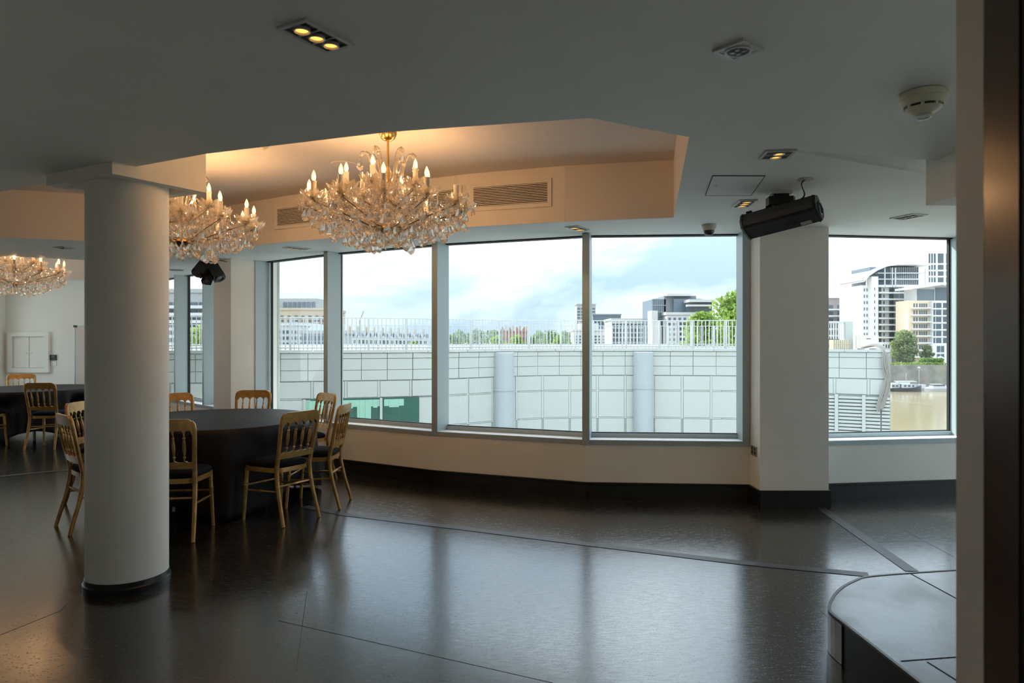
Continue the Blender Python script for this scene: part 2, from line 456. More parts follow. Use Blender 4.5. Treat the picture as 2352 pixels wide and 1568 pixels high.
# ---- windows
def window(n, a, b, label, mull=(), flip=False):
    """a = right end, b = left end on the inner wall line"""
    w = thing('window_%d' % n, label, 'window', kind='structure')
    nn = Vector((-1,0)) if flip else outw(a, b); d = (b-a).normalized(); L = (b-a).length
    def P(s, t, z): q = a + d*s + nn*t; return Vector((q.x, q.y, z))
    def bx(name, s0, s1, t0, t1, z0, z1, mat):
        c = (P(s0,t0,z0)+P(s1,t1,z1))/2
        MB().obox(c, Vector((d.x,d.y,0))*(s1-s0)/2, Vector((nn.x,nn.y,0))*(t1-t0)/2, Vector((0,0,(z1-z0)/2))).build(name, mat, w)
    bx('sill', 0, L, -.006, .24, SZ, SZ+.040, m_alu)
    bx('sill_board', 0, L, -.002, .168, SZ+.040, SZ+.045, m_sill)
    bx('bottom_frame', .0, L, .17, .23, SZ+.045, SZ+.085, m_alu)
    bx('head_frame', 0, L, .15, .24, CZ-.012, CZ-.001, m_gasket)
    stops = [0] + list(mull) + [L]
    for k, s in enumerate(mull):
        bx('mullion', s-.03, s+.03, -.004, .22, SZ+.045, CZ-.002, m_alu)
    for i in range(len(stops)-1):
        s0, s1 = stops[i]+.035, stops[i+1]-.035
        bx('gasket', s0, s0+.012, .185, .215, SZ+.085, CZ-.012, m_gasket)
        bx('gasket', s1-.012, s1, .185, .215, SZ+.085, CZ-.012, m_gasket)
        bx('gasket', s0, s1, .187, .213, SZ+.085, SZ+.093, m_gasket)
        MB().quad(P(s0,.2,SZ+.08), P(s1,.2,SZ+.08), P(s1,.2,CZ-.012), P(s0,.2,CZ-.012)).build('glass_pane', m_glass, w)
    return w
w1 = window(1, G0b, G0, 'window right of the square pillar with a river view')
w2 = window(2, W[0], W[1], 'big window pane beside the square pillar, tree outside')
w3 = window(3, W[1], W[2], 'big middle window pane facing the round grey duct')
w4 = window(4, W[2], W[3], 'big window pane in front of the green curtained window')
w5 = window(5, W[3], W[4], 'narrow leftmost pane of the curved row, tan flats outside')
w6 = window(6, es(.75), E_end, 'tall windows at the far left behind the column', mull=(.95, 2.07, 3.2))
w7 = window(7, G1, G0b, 'last window at the right, hidden by the door lining')
w9 = window(9, Vector((LEFTX, 12.0)), Vector((LEFTX, 8.2)), 'side windows out of view at the far left end', mull=(1.27, 2.53), flip=True)
w8 = window(8, Vector((RIGHTX, 1.9)), Vector((RIGHTX, 6.5)), 'side windows at the right, hidden by the door lining', mull=(1.53, 3.07))
def post(p, n1, n2, w, s=0.0):
    n = (n1+n2).normalized(); t = Vector((n.y,-n.x))
    c = p + n*.105 + t*s
    m = MB(); m.obox((c.x,c.y,(SZ+CZ)/2+.0), (t.x*.034,t.y*.034,0), (n.x*.115,n.y*.115,0), (0,0,(CZ-SZ)/2-.003))
    m.build('mullion', m_alu, w)
fn = [outw(*f) for f in facets]
post(W[1], fn[2], fn[3], w2); post(W[2], fn[3], fn[4], w3); post(W[3], fn[4], fn[5], w4)
post(W[0]+Vector((-.02,0)), fn[2], fn[2], w2); post(W[4]+Vector((-.03,.025)), fn[5], fn[5], w5)
post(G0b, fn[0], fn[1], w1); post(G0+Vector((.0,0)), fn[1], fn[1], w1)

# ---- fascia lip along the bottom of the recess, bulkhead over pillars
mb = MB()
far = [rec1[4], rec1[5], rec1[6], rec1[7], rec1[8]]
for a, b in zip(far, far[1:]):
    a2, b2 = Vector((a.x,a.y)), Vector((b.x,b.y)); n = outw(a2, b2)
    p = [a2-n*.018, b2-n*.018, b2+n*.01, a2+n*.01]
    mb.add([(q.x,q.y,CZ-.001) for q in p]+[(q.x,q.y,CZ+.10) for q in p], [(3,2,1,0),(4,5,6,7),(0,1,5,4),(1,2,6,5),(2,3,7,6),(3,0,4,7)])
mb.build('recess_lip', m_recess, ceil)

# ---- round column with its square head
CX, CY, CR = -2.375, 4.22, .228
col = thing('column', 'round white column standing in front of the dining tables', 'column', (CX, CY, 0), kind='structure')
MB().lathe([(CR,.0),(CR,CZ)], 64).build('shaft', m_wall, col, True)
MB().lathe([(CR+.012,.0),(CR+.014,.03),(CR+.006,.036),(CR+.004,.062),(CR-.002,.066)], 64).build('base_ring', m_skirt, col, True)
c0 = Vector((-2.262,3.862)); cl = Vector((-2.845,4.17)); cr_ = Vector((-1.955,4.365)); cb = cl + (cr_-c0)
mb = MB()
poly = [c0, cr_, cb, cl]
ins = [p + ((c0+cb)/2-p)*.22 for p in poly]
for i in range(4):
    a, b, a2, b2 = poly[i], poly[(i+1)%4], ins[i], ins[(i+1)%4]
    mb.quad((a.x,a.y,2.437),(b.x,b.y,2.437),(b.x,b.y,CZ+.0),(a.x,a.y,CZ+.0))
    mb.quad((a.x,a.y,2.437),(b.x,b.y,2.437),(b2.x,b2.y,2.437),(a2.x,a2.y,2.437))
    mb.quad((a2.x,a2.y,2.437),(b2.x,b2.y,2.437),(b2.x,b2.y,2.48),(a2.x,a2.y,2.48))
mb.add([(p.x,p.y,2.48) for p in ins], [(0,1,2,3)])
o = mb.build('square_head', m_wall, col, loc=(-CX,-CY,0))
# the head carries on up into the recess
off = ((c0+cb)/2)
up = [p + (off-p)*.004 for p in poly]
mb = MB(); mb.prism(up, CZ-.0, RZ); mb.build('bulkhead', m_wall, col, loc=(-CX,-CY,0))

# hanging bulkhead at the right, half hidden by the door lining
bx0 = px(2127, 3.93)
mb = MB(); mb.prism([(bx0,3.93),(bx0+.01,3.1),(bx0+1.2,3.1),(bx0+1.2,3.93)], 2.27, CZ+.04)
struct(mb.build('trim_2', m_wall), 'boxed ceiling bulkhead beside the door lining', 'bulkhead')

# ---- stage platform
st = thing('stage_platform', 'low black painted stage with a rounded corner beside the doorway', 'platform', (2.4, 2.6, 0))
pts = [Vector((p.x, p.y)) for p in (pz(2205,1308,.2), pz(2010,1322,.2), pz(1962,1334,.2), pz(1928,1354,.2), pz(1910,1378,.2), pz(1906,1402,.2), pz(1936,1428,.2))]
# smooth the corner
fine = []
for i in range(len(pts)):
    p0, p1, p2, p3 = pts[max(i-1,0)], pts[i], pts[min(i+1,len(pts)-1)], pts[min(i+2,len(pts)-1)]
    if i == len(pts)-1: fine.append(p1); break
    for k in range(4):
        t = k/4
        fine.append(0.5*((2*p1)+(p2-p0)*t+(2*p0-5*p1+4*p2-p3)*t*t+(3*p1-p0-3*p2+p3)*t**3))
edge = fine + [Vector((1.56,2.3)), Vector((1.6,1.6))]
poly = edge + [Vector((3.6,1.6)), Vector((3.6,3.95))]
sl = [(p.x-2.4, p.y-2.6) for p in poly]
MB().prism(sl, .0, .188).build('body', M('stage_front_black', (.010,.010,.011), .3), st)
MB().prism([(x, y) for x, y in sl], .188, .2).build('top_board', m_stage, st)
# metal kick plate round the corner
mb = MB()
for a, b in zip(fine[-7:], fine[-6:]):
    d = (b-a).normalized(); n = Vector((-d.y, d.x)); n = n if n.x < 0 else -n
    p = [a+n*.002, b+n*.002, b+n*.007, a+n*.007]
    mb.add([(q.x-2.4,q.y-2.6,.003) for q in p]+[(q.x-2.4,q.y-2.6,.186) for q in p], [(3,2,1,0),(4,5,6,7),(0,1,5,4),(1,2,6,5),(2,3,7,6),(3,0,4,7)])
mb.build('kick_plate', m_silver, st)
mb = MB()
for a, b in zip(edge, edge[1:]):
    mb.bar((a.x-2.4,a.y-2.6,.2), (b.x-2.4,b.y-2.6,.2), .014, .006)
mb.build('edge_trim', M('edge_trim_grey', (.10,.10,.10), .4, metal=.4), st)
def sp(u, v): p = pz(u, v, .2); return (p.x-2.4, p.y-2.6, .2)
for a, b in (((2093,1318),(2204,1378)), ((2070,1518),(2205,1508)), ((2130,1520),(2210,1570))):
    MB().bar(sp(*a), sp(*b), .006, .003).build('top_seam', m_dark, st)

# ---- floor strips and seams (parts of the floor)
def fbar(name, a, b, w, h, mat):
    p, q = pz(*a, 0), pz(*b, 0)
    p.z = q.z = h/2
    return MB().bar(p, q, w, h).build(name, mat, floor)
for pts_ in (((700,1163),(790,1181),(1100,1218),(1345,1249),(1700,1292),(1995,1320)), ((1880,1163),(1985,1236),(2095,1312)), ((0,1094),(80,1086),(160,1079))):
    for a, b in zip(pts_, pts_[1:]):
        fbar('floor_strip', a, b, .085, .003, m_strip)
for a, b in (((640,1425),(1270,1568)), ((705,1360),(680,1540)), ((2015,1244),(2120,1242)), ((2060,1208),(2190,1278)), ((0,1458),(140,1402)), ((140,1402),(160,1380)), ((1800,1330),(1905,1420))):
    fbar('floor_seam', a, b, .003, .001, m_strip)

# ---- socket on the pillar, hatch, thermostat, whiteboard
def zrect(v, Y): return zz(v, Y)
so = thing('wall_socket', 'grey twin power socket on the side of the square pillar', 'socket', (PX0, 6.245, .48))
MB().box(-.008,-.07,-.045,0,.07,.045).build('faceplate', M('brushed_socket', (.30,.30,.29), .35, metal=.7), so)
for y in (-.035, .035):
    MB().box(-.011,y-.018,-.028,-.008,y+.018,.0).build('outlet', m_black, so)
    MB().box(-.013,y-.009,.012,-.008,y+.009,.03).build('switch', m_black, so)
FY = FARY
hx0, hx1, hz0, hz1 = px(22,FY), px(116,FY), zz(855,FY), zz(762,FY)
ha = thing('service_hatch', 'white framed two-leaf service hatch on the far wall', 'hatch', ((hx0+hx1)/2, FY, hz0))
w_, h_ = (hx1-hx0)/2, hz1-hz0
for (a,b,c,d) in ((-w_,0,w_,.085),(-w_,h_-.085,w_,h_),(-w_,.085,-w_+.085,h_-.085),(w_-.085,.085,w_,h_-.085)):
    MB().box(a,-.06,b,c,0,d).build('frame', m_wall, ha)
for s in (-1, 1):
    lf = MB().box(min(s*.006,s*(w_-.09)),-.022,.09,max(s*.006,s*(w_-.09)),-.004,h_-.09).build('leaf', m_wall, ha)
    MB().box(s*.04-.008,-.03,h_*.5-.03,s*.04+.008,-.022,h_*.5-.01).build('latch', m_trim, lf)
th = thing('thermostat', 'small dark square thermostat beside the white hatch', 'thermostat', (px(123.5,FY), FY, zz(827,FY)))
MB().box(-.052,-.025,0,.052,0,.10).build('body', m_black, th); MB().box(-.02,-.027,.055,.02,-.025,.075).build('display', M('dim_display', (.12,.13,.16), .2), th)
sw = thing('light_switch', 'white double light switch below the thermostat', 'switch', (px(123.5,FY), FY, zz(840,FY)))
MB().box(-.05,-.012,0,.05,0,.085).build('faceplate', m_whiteplastic, sw)
for s in (-1,1): MB().box(s*.02-.01,-.018,.02,s*.02+.01,-.012,.065).build('rocker', m_whiteplastic, sw)
wb = thing('whiteboard', 'white dry-wipe board standing by the far wall behind the column', 'whiteboard', (px(240,11.9), 11.9, 0))
bw = (px(240,11.9)-px(174,11.9))
MB().box(-bw,-.012,.5,bw,.012,zz(749,11.9)).build('panel', M('whiteboard_panel', (.72,.70,.66), .3), wb)
for (a,b,c,d) in ((-bw,.48,bw,.5),(-bw,zz(749,11.9),bw,zz(749,11.9)+.015),(-bw-.015,.48,-bw,zz(749,11.9)+.015),(bw,.48,bw+.015,zz(749,11.9)+.015)):
    MB().box(a,-.016,b,c,.016,d).build('frame', m_steel, wb)
for s in (-1,1):
    MB().box(s*bw-.03,-.02,zz(749,11.9)-.02,s*bw+.03,.02,zz(749,11.9)+.017).build('corner_cap', m_black, wb)
    MB().box(s*(bw-.05)-.02,-.02,.02,s*(bw-.05)+.02,.02,.5).build('leg', m_steel, wb)
    MB().box(s*(bw-.05)-.02,-.3,0,s*(bw-.05)+.02,.3,.03).build('foot', m_steel, wb)

# ------------------------------------------------------------------ chairs
def lean_y(z): return -.185 - (z-.44)*.20
def chair_proto():
    c = thing('banquet_chair', 'gold chair', 'chair')
    # rear legs running up into the back posts
    for s in (-1, 1):
        pts_ = [(s*.190,-.285,0),(s*.186,-.258,.10),(s*.180,-.222,.22),(s*.174,-.192,.36),(s*.172,-.186,.46),(s*.178,lean_y(.60),.60),(s*.187,lean_y(.74),.74),(s*.192,lean_y(.83),.83),(s*.188,lean_y(.868),.868),(s*.172,lean_y(.892),.892)]
        MB().tube(pts_, [(.0145,.014),(.016,.0155),(.0175,.0165),(.019,.018),(.019,.018),(.018,.016),(.0175,.0155),(.0175,.0155),(.017,.0155),(.014,.0145)], 10).build('leg', m_gold, c, True)
    # front legs, turned
    for s in (-1, 1):
        a, b = Vector((s*.178,.165,.43)), Vector((s*.192,.195,0))
        ts = [0,.1,.26,.28,.30,.32,.34,.36,.8,1]; rs = [.0175,.0175,.0165,.0205,.0165,.0205,.0165,.0165,.0145,.0125]
        MB().tube([a+(b-a)*t for t in ts], rs, 10).build('leg', m_gold, c, True)
    # scalloped top rail
    xs = [-.196+.392*i/40 for i in range(41)]
    sp_ = [-.118,-.04,.04,.118]; bnd = [-.172] + sp_ + [.172]
    def arch(x):
        for a, b in zip(bnd, bnd[1:]):
            if a <= x <= b:
                t = (x-(a+b)/2)/((b-a)/2); return math.sqrt(max(0,1-t*t))
        return 0
    def top(x):
        r = .062; e = abs(x)-(.196-r)
        return .912 - (r-math.sqrt(max(0, r*r-e*e)) if e > 0 else 0)
    def rail(name, tops, bots, th):
        mb = MB(); n = len(xs); vs = []
        for x, t, b in zip(xs, tops, bots):
            for (z, dy) in ((b,-th),(b,th),(t,th),(t,-th)):
                vs.append((x, lean_y(z)+dy - (.012*(1-(x/.196)**2)), z))
        fs = []
        for i in range(n-1):
            for k in range(4):
                fs.append((i*4+k, i*4+(k+1)%4, i*4+4+(k+1)%4, i*4+4+k))
        fs += [(3,2,1,0), tuple((n-1)*4+k for k in range(4))]
        mb.add(vs, fs); return mb.build(name, m_gold, c, True)
    rail('top_rail', [max(top(x), .80) for x in xs], [min(.792+.040*arch(x), max(top(x),.80)-.004) for x in xs], .0125)
    xs2 = xs; xs = [-.172+.344*i/40 for i in range(41)]
    rail('lower_rail', [.592-.018*arch(x)+.006 for x in xs], [.532]*41, .011)
    # spindles
    prof = [(0,.0065),(.12,.0065),(.14,.0115),(.17,.0115),(.19,.007),(.24,.007),(.38,.0125),(.55,.0135),(.72,.0105),(.80,.007),(.82,.0115),(.85,.0115),(.87,.0065),(1,.0065)]
    for x in sp_:
        a, b = Vector((x*.93, lean_y(.585)-.011, .585)), Vector((x, lean_y(.80)-.011, .80))
        MB().tube([a+(b-a)*t for t, r in prof], [r for t, r in prof], 8).build('spindle', m_gold, c, True)
    # seat frame and pad
    def seat_out(k, n=36, g=0):
        a = 2*math.pi*k/n; ca, sa = math.cos(a), math.sin(a)
        ex = .38
        x = math.copysign(abs(ca)**ex, ca); y = math.copysign(abs(sa)**ex, sa)
        return ((.196+.022*y+g)*x, (.195+g)*y - .005)
    MB().prism([seat_out(k) for k in range(36)], .418, .455).build('seat_frame', m_gold, c, True)
    mb = MB(); n = 36; rings = [(-.012,.456),(-.003,.466),(-.003,.480),(-.014,.494),(-.045,.506),(-.10,.512)]
    vs = []
    for g, z in rings: vs += [(*seat_out(k, n, g), z) for k in range(n)]
    fs = [(i*n+k, i*n+(k+1)%n, (i+1)*n+(k+1)%n, (i+1)*n+k) for i in range(len(rings)-1) for k in range(n)]
    fs += [tuple(range(n))[::-1], tuple((len(rings)-1)*n+k for k in range(n))]
    mb.add(vs, fs).build('seat_pad', m_seatpad, c, True)
    def stretcher(p, q):
        p, q = Vector(p), Vector(q)
        ts = [0,.44,.46,.5,.54,.56,1]; rs = [.0075,.0085,.012,.009,.012,.0085,.0075]
        MB().tube([p+(q-p)*t for t in ts], rs, 8).build('stretcher', m_gold, c, True)
    for s in (-1,1): stretcher((s*.181,-.21,.27),(s*.184,.178,.25))
    stretcher((-.18,-.20,.31),(.18,-.20,.31)); stretcher((-.183,.176,.29),(.183,.176,.29))
    return c
proto = chair_proto()
first = [True]; CHAIRS = []
def chair(x, y, dx, dy, label, group):
    global proto
    o = proto if first[0] else copy_tree(proto)
    first[0] = False
    o.location = (x, y, 0); o.rotation_euler = (0, 0, math.atan2(dy, dx)-math.pi/2)
    l_ = math.hypot(dx, dy); CHAIRS.append((x, y, dx/l_, dy/l_))
    return tag(o, label, 'chair', group)
T1 = Vector((-2.85, 6.5)); T2 = Vector((-7.38, 10.55))
g1, g2 = 'gold chairs round the front table', 'gold chairs round the rear table'
chair(-1.97, 5.75, -.86, .51, 'gold spindle-back chair at the right front of the front table, back to camera', g1)
chair(-2.58, 5.30, -.13, 1, 'gold chair half hidden behind the right edge of the white column', g1)
chair(-2.22, 7.27, -.72, -.70, 'gold chair on the window side of the front table, under the grey mullion', g1)
chair(-1.80, 6.23, -1, .03, 'gold chair seen edge-on at the right end of the front table', g1)
chair(-2.98, 7.62, .03, -1, 'gold chair behind the front table, facing the camera before the cream pillar', g1)
chair(-3.52, 7.26, .66, -.75, 'gold chair behind the front table, cut off by the column at right', g1)
chair(-3.33, 5.56, .68, .73, 'nearest gold chair just left of the white column', g1)
chair(-3.80, 6.42, .99, .10, 'gold chair peeping out left of the column behind the nearest one', g1)
chair(-6.43, 9.52, -.12, 1, 'gold chair with its back to camera at the rear table', g2)
chair(-8.22, 11.42, .55, -.84, 'gold chair behind the rear table in front of the white hatch', g2)
chair(-6.50, 10.46, -1, .0, 'gold chair at the rear table cut off by the column at left', g2)
chair(-7.37, 9.5, .08, .99, 'gold chair at the left edge of the photo, only seat and rails seen', g2)

# ------------------------------------------------------------------ tables
def table(c, label, clabel, ph, rad=.93):
    t = thing('round_table', label, 'table', (c.x, c.y, 0), group='round dining tables')
    MB().lathe([(rad-.03,.72),(rad-.01,.722),(rad-.01,.742),(rad-.03,.744)], 64).build('tabletop', m_tablewood, t, True)
    for k in range(4):
        a = ph + math.pi/4 + k*math.pi/2
        MB().tube([(.45*math.cos(a),.45*math.sin(a),.72),(.56*math.cos(a),.56*math.sin(a),0)], .016, 8).build('leg', m_steel, t, True)
    rnd = random.Random(int(ph*100)+3)
    n = 220; folds = [(rnd.randint(5,9), rnd.uniform(0,6.28), .022), (13, rnd.uniform(0,6.28), .024), (22, rnd.uniform(0,6.28), .018), (35, 1.0, .008)]
    rows = 15; vs = []; fs = []
    for ring in (0.01, .3, .6, .85, .97):
        for k in range(n):
            a = 2*math.pi*k/n
            wv = .0012*math.sin(5*a+ring*9)*ring**2
            vs.append((rad*ring*math.cos(a), rad*ring*math.sin(a), .7475+wv))
    vs0 = len(vs)//n
    for j in range(rows+1):
        t_ = j/rows
        for k in range(n):
            a = 2*math.pi*k/n
            corner = .5-.5*math.cos(4*(a-ph))          # 0 at the hanging corners of the square cloth
            zb = .012 + .17*corner**1.3
            z = .7465 - (.7465-zb)*(t_**1.05)
            f = sum(am*math.sin(m_*a+p_) for m_, p_, am in folds)
            # long creases where the cloth falls to a corner
            cre = .03*max(0, math.cos(4*(a-ph)))**3
            r = rad + .006 + (f*1.25 + cre)*(t_**.8) + .012*t_ - (0 if t_ > 0 else .004)
            # the seats pushed under the table press the cloth inwards
            for (hx, hy, fx, fy) in CHAIRS:
                wx, wy = c.x+r*math.cos(a)-hx, c.y+r*math.sin(a)-hy
                ly = wx*fx+wy*fy; lx = abs(wx*fy-wy*fx)
                if lx < .34 and -.3 < ly < .245 and z < .66 and (wx*wx+wy*wy) < .25:
                    k_ = min(1, (.66-z)/.13) * min(1, max(0, (.34-lx)/.09)); cosf = max(.35, -(math.cos(a)*fx+math.sin(a)*fy))
                    r -= (.245-ly)/cosf*k_
            vs.append((r*math.cos(a), r*math.sin(a), z))
    tot = vs0+rows+1
    for j in range(tot-1):
        for k in range(n):
            fs.append((j*n+k, j*n+(k+1)%n, (j+1)*n+(k+1)%n, (j+1)*n+k))
    fs.append(tuple(range(n)))
    me = bpy.data.meshes.new('tablecloth'); me.from_pydata(vs, [], fs); me.update(); me.materials.append(m_cloth)
    me.polygons.foreach_set('use_smooth', [True]*len(me.polygons))
    o = inst('tablecloth', me, None, (c.x, c.y, 0)); tag(o, clabel, 'tablecloth', 'black tablecloths')
    md = o.modifiers.new('thickness', 'SOLIDIFY'); md.thickness = .0015; md.offset = 1
    return t
table(T1, 'round folding table under the black cloth behind the column', 'black cloth draped to the floor over the front round table', R(-55))
table(T2, 'round folding table under the black cloth at the rear left', 'black cloth over the rear round table before the hatch', R(-100))

# ------------------------------------------------------------------ chandeliers
def drop_mesh(name, L_, w, mat, n=6):
    prof = [(.0006,0),(.16*w,-.10*L_),(.34*w,-.36*L_),(.50*w,-.62*L_),(.42*w,-.80*L_),(.2*w,-.93*L_),(.0006,-L_)]
    return MB().lathe(prof, n).mesh(name, mat)
me_drop = drop_mesh('drop', .080, .052, m_crystal, 7)
me_drop2 = drop_mesh('drop_small', .055, .028, m_crystal, 6)
me_spear = MB().lathe([(.0006,0),(.0045,-.006),(.0055,-.03),(.0006,-.04)], 4).mesh('spear', m_crystal)
def bulb_mesh(name, mat): return MB().lathe([(.0085,0),(.0135,.012),(.0155,.026),(.0125,.044),(.006,.060),(.0012,.070)], 12).mesh(name, mat, True)
m_fil = emis('glowing_filament', (1.0,.72,.38), 14.0); me_fil = MB().lathe([(.0015,0),(.0055,.006),(.005,.014),(.0012,.024)], 8).mesh('filament', m_fil, True)
me_bulb = bulb_mesh('bulb', m_bulb); me_bulboff = bulb_mesh('bulb_unlit', m_bulboff)
me_candle = MB().lathe([(.0175,0),(.0175,.106),(.0190,.109),(.0190,.116),(.012,.118)], 14).mesh('candle', m_candle, True)
def bobeche_mesh():
    mb = MB(); n = 36; prof = [(.012,-.012),(.035,-.009),(.058,.004),(.074,.022),(.083,.046),(.079,.047),(.069,.024),(.052,.008),(.02,-.003),(.012,-.003)]
    vs = []
    for i, (r, z) in enumerate(prof):
        for k in range(n):
            a = 2*math.pi*k/n; s = 1+.13*math.cos(9*a)*(r/.083)**2
            vs.append((r*s*math.cos(a), r*s*math.sin(a), z+.010*math.cos(9*a)*(r/.083)**3))
    fs = [(i*n+k, i*n+(k+1)%n, (i+1)*n+(k+1)%n, (i+1)*n+k) for i in range(len(prof)-1) for k in range(n)]
    return mb.add(vs, fs).mesh('bobeche', m_crystal2)
me_bob = bobeche_mesh()
def fringe_mesh():
    mb = MB()
    for k in range(9):
        a = 2*math.pi*k/9; x, y = .072*math.cos(a), .072*math.sin(a)
        mb.lathe([(.0005,.012),(.005,.006),(.0005,0)], 4, (x,y,0)); mb.lathe([(.0006,0),(.005,-.006),(.0062,-.036),(.0006,-.046)], 4, (x,y,0))
    return mb.mesh('crystal_fringe', m_crystal)
me_fringe = fringe_mesh()
def bead(mb, p, r):
    x, y, z = p
    mb.add([(x+r,y,z),(x-r,y,z),(x,y+r,z),(x,y-r,z),(x,y,z+r),(x,y,z-r)], [(0,2,4),(2,1,4),(1,3,4),(3,0,4),(2,0,5),(1,2,5),(3,1,5),(0,3,5)])
def spline(pts, n=6):
    pts = [Vector(p) for p in pts]; out = []
    for i in range(len(pts)-1):
        p0, p1, p2, p3 = pts[max(i-1,0)], pts[i], pts[i+1], pts[min(i+2,len(pts)-1)]
        for k in range(n):
            t = k/n
            out.append(0.5*((2*p1)+(p2-p0)*t+(2*p0-5*p1+4*p2-p3)*t*t+(3*p1-p0-3*p2+p3)*t**3))
    out.append(pts[-1]); return out
BULB_W = 1.6
def arm_mesh(name, prof):
    pts_ = spline([(r, 0, z) for r, z in prof])
    mb = MB(); mb.tube(pts_, .0048, 6)
    # cut glass casing: rope of beads on the metal arm
    return mb, pts_
m_arm = M('gilt_arm', (.26,.18,.10), .35, metal=.7)
mb_lo, pl_lo = arm_mesh('arm', [(.03,-.70),(.12,-.705),(.25,-.665),(.38,-.625),(.48,-.598),(.535,-.578)]); me_arm_lo = mb_lo.mesh('arm', m_arm)
mb_up, pl_up = arm_mesh('arm', [(.025,-.52),(.08,-.56),(.16,-.53),(.23,-.495),(.285,-.465)]); me_arm_up = mb_up.mesh('arm', m_arm)
me_scroll = MB().tube(spline([(.045,0,-.46),(.085,0,-.36),(.105,0,-.27),(.13,0,-.20),(.165,0,-.185),(.19,0,-.205)]), [.014]*18+[.012]*7+[.017]*6, 6).mesh('scroll_arm', m_crystal2)
light_data = bpy.data.lights.new('candle_light', 'POINT')
light_data.energy = BULB_W; light_data.color = (1.0,.54,.23); light_data.shadow_soft_size = .011
def chandelier(loc, label, unlit=(), seed=1, rot0=0.0):
    rnd = random.Random(seed)
    c = thing('chandelier', label, 'chandelier', loc, rot0, 'crystal chandeliers')
    MB().lathe([(.066,0),(.066,-.025),(.062,-.05),(.05,-.078),(.03,-.094),(.01,-.10)], 24).build('ceiling_rose', m_brass, c, True)
    MB().tube([(0,0,-.09),(0,0,-.42)], .0085, 10).build('stem', m_brass, c, True)
    MB().lathe([(.010,-.28),(.022,-.30),(.028,-.33),(.014,-.36),(.016,-.40),(.045,-.44),(.055,-.48),(.03,-.52),(.02,-.56),(.028,-.60),(.05,-.65),(.06,-.69),(.05,-.73),(.02,-.755)], 16).build('glass_baluster', m_crystal2, c, True)
    MB().lathe([(.02,-.69),(.075,-.70),(.085,-.715),(.06,-.735),(.02,-.75)], 20).build('hub_plate', m_brass, c, True)
    nlo, nup = 12, 6
    idx = 0
    beads = MB()
    tips = []
    for tier, n, me_a, r, zb, ph in ((0, nlo, me_arm_lo, .535, -.568, .13), (1, nup, me_arm_up, .285, -.455, .35)):
        for k in range(n):
            a = ph + 2*math.pi*k/n
            ca, sa = math.cos(a), math.sin(a)
            inst('arm', me_a, c, rot=(0,0,a))
            for q in (pl_up if tier else pl_lo)[1:-1]: bead(beads, (q.x*ca, q.x*sa, q.z+.010), .0135); bead(beads, (q.x*ca, q.x*sa, q.z-.012), .010)
            b = inst('bobeche', me_bob, c, (r*ca, r*sa, zb), (0,0,a))
            inst('crystal_fringe', me_fringe, b, (0,0,.012))['kind'] = 'stuff'
            cd = inst('candle', me_candle, c, (r*ca, r*sa, zb), (0,0,rnd.uniform(0,6)))
            off_ = idx in unlit
            inst('bulb', me_bulboff if off_ else me_bulb, cd, (0,0,.117))
            if not off_:
                l = bpy.data.objects.new('candle_lamp', light_data); COL.objects.link(l); l.parent = cd; l.location = (0,0,.143)
                inst('filament', me_fil, cd, (0,0,.132))
            tips.append((tier, a, r, zb)); idx += 1
    # scroll arms above with hanging drops
    for k in range(6):
        a = .2+2*math.pi*k/6
        inst('scroll_arm', me_scroll, c, rot=(0,0,a))
        inst('drop', me_drop, c, (.19*math.cos(a), .19*math.sin(a), -.235), (0,0,a))
        bead(beads, (.19*math.cos(a), .19*math.sin(a), -.226), .009)
    # bead strings: from the crown to the upper ring, upper ring to lower ring, and between neighbours
    def string(p, q, sag, n, r=.0075):
        p, q = Vector(p), Vector(q)
        for i in range(1, n):
            t = i/n; w = p+(q-p)*t; w.z -= sag*4*t*(1-t); bead(beads, w, r)
    def tp(t, rr=0, dz=0): return (math.cos(t[1])*(t[2]+rr), math.sin(t[1])*(t[2]+rr), t[3]+dz)
    lo = [t for t in tips if t[0] == 0]; upr = [t for t in tips if t[0] == 1]
    for i, t in enumerate(upr):
        string((.03*math.cos(t[1]), .03*math.sin(t[1]), -.31), tp(t,-.05), .03, 16)
        string(tp(t), tp(upr[(i+1) % nup]), .07, 16); string(tp(t,.03), tp(lo[(2*i) % nlo],-.05), .03, 14); string(tp(t,.03), tp(lo[(2*i+1) % nlo],-.05), .03, 14)
    for i, t in enumerate(lo):
        string(tp(t), tp(lo[(i+1) % nlo]), .055, 16); string(tp(t,0,-.02), (.06*math.cos(t[1]), .06*math.sin(t[1]), -.70), .05, 26, .0085)
        string(tp(t,0,-.02), tp(lo[(i+1) % nlo],0,-.02), .11, 18)
    # large drops: rings under the arms plus a few below each bobeche
    for (r, z, n) in ((.10,-.755,9),(.17,-.78,14),(.25,-.765,20),(.33,-.735,26),(.41,-.70,28),(.48,-.665,30),(.545,-.62,30)):
        for k in range(n):
            a = 2*math.pi*(k+rnd.uniform(-.3,.3))/n; rr = r+rnd.uniform(-.025,.025); z_ = z+rnd.uniform(-.02,.03)
            s = rnd.uniform(.8,1.15)
            inst('drop', me_drop if rnd.random() < .72 else me_drop2, c, (rr*math.cos(a), rr*math.sin(a), z_), (rnd.uniform(-.08,.08), rnd.uniform(-.08,.08), rnd.uniform(0,6)), (s,s,s))
            for q in range(3): bead(beads, (rr*math.cos(a), rr*math.sin(a), z_+.008+.016*q), .0065)
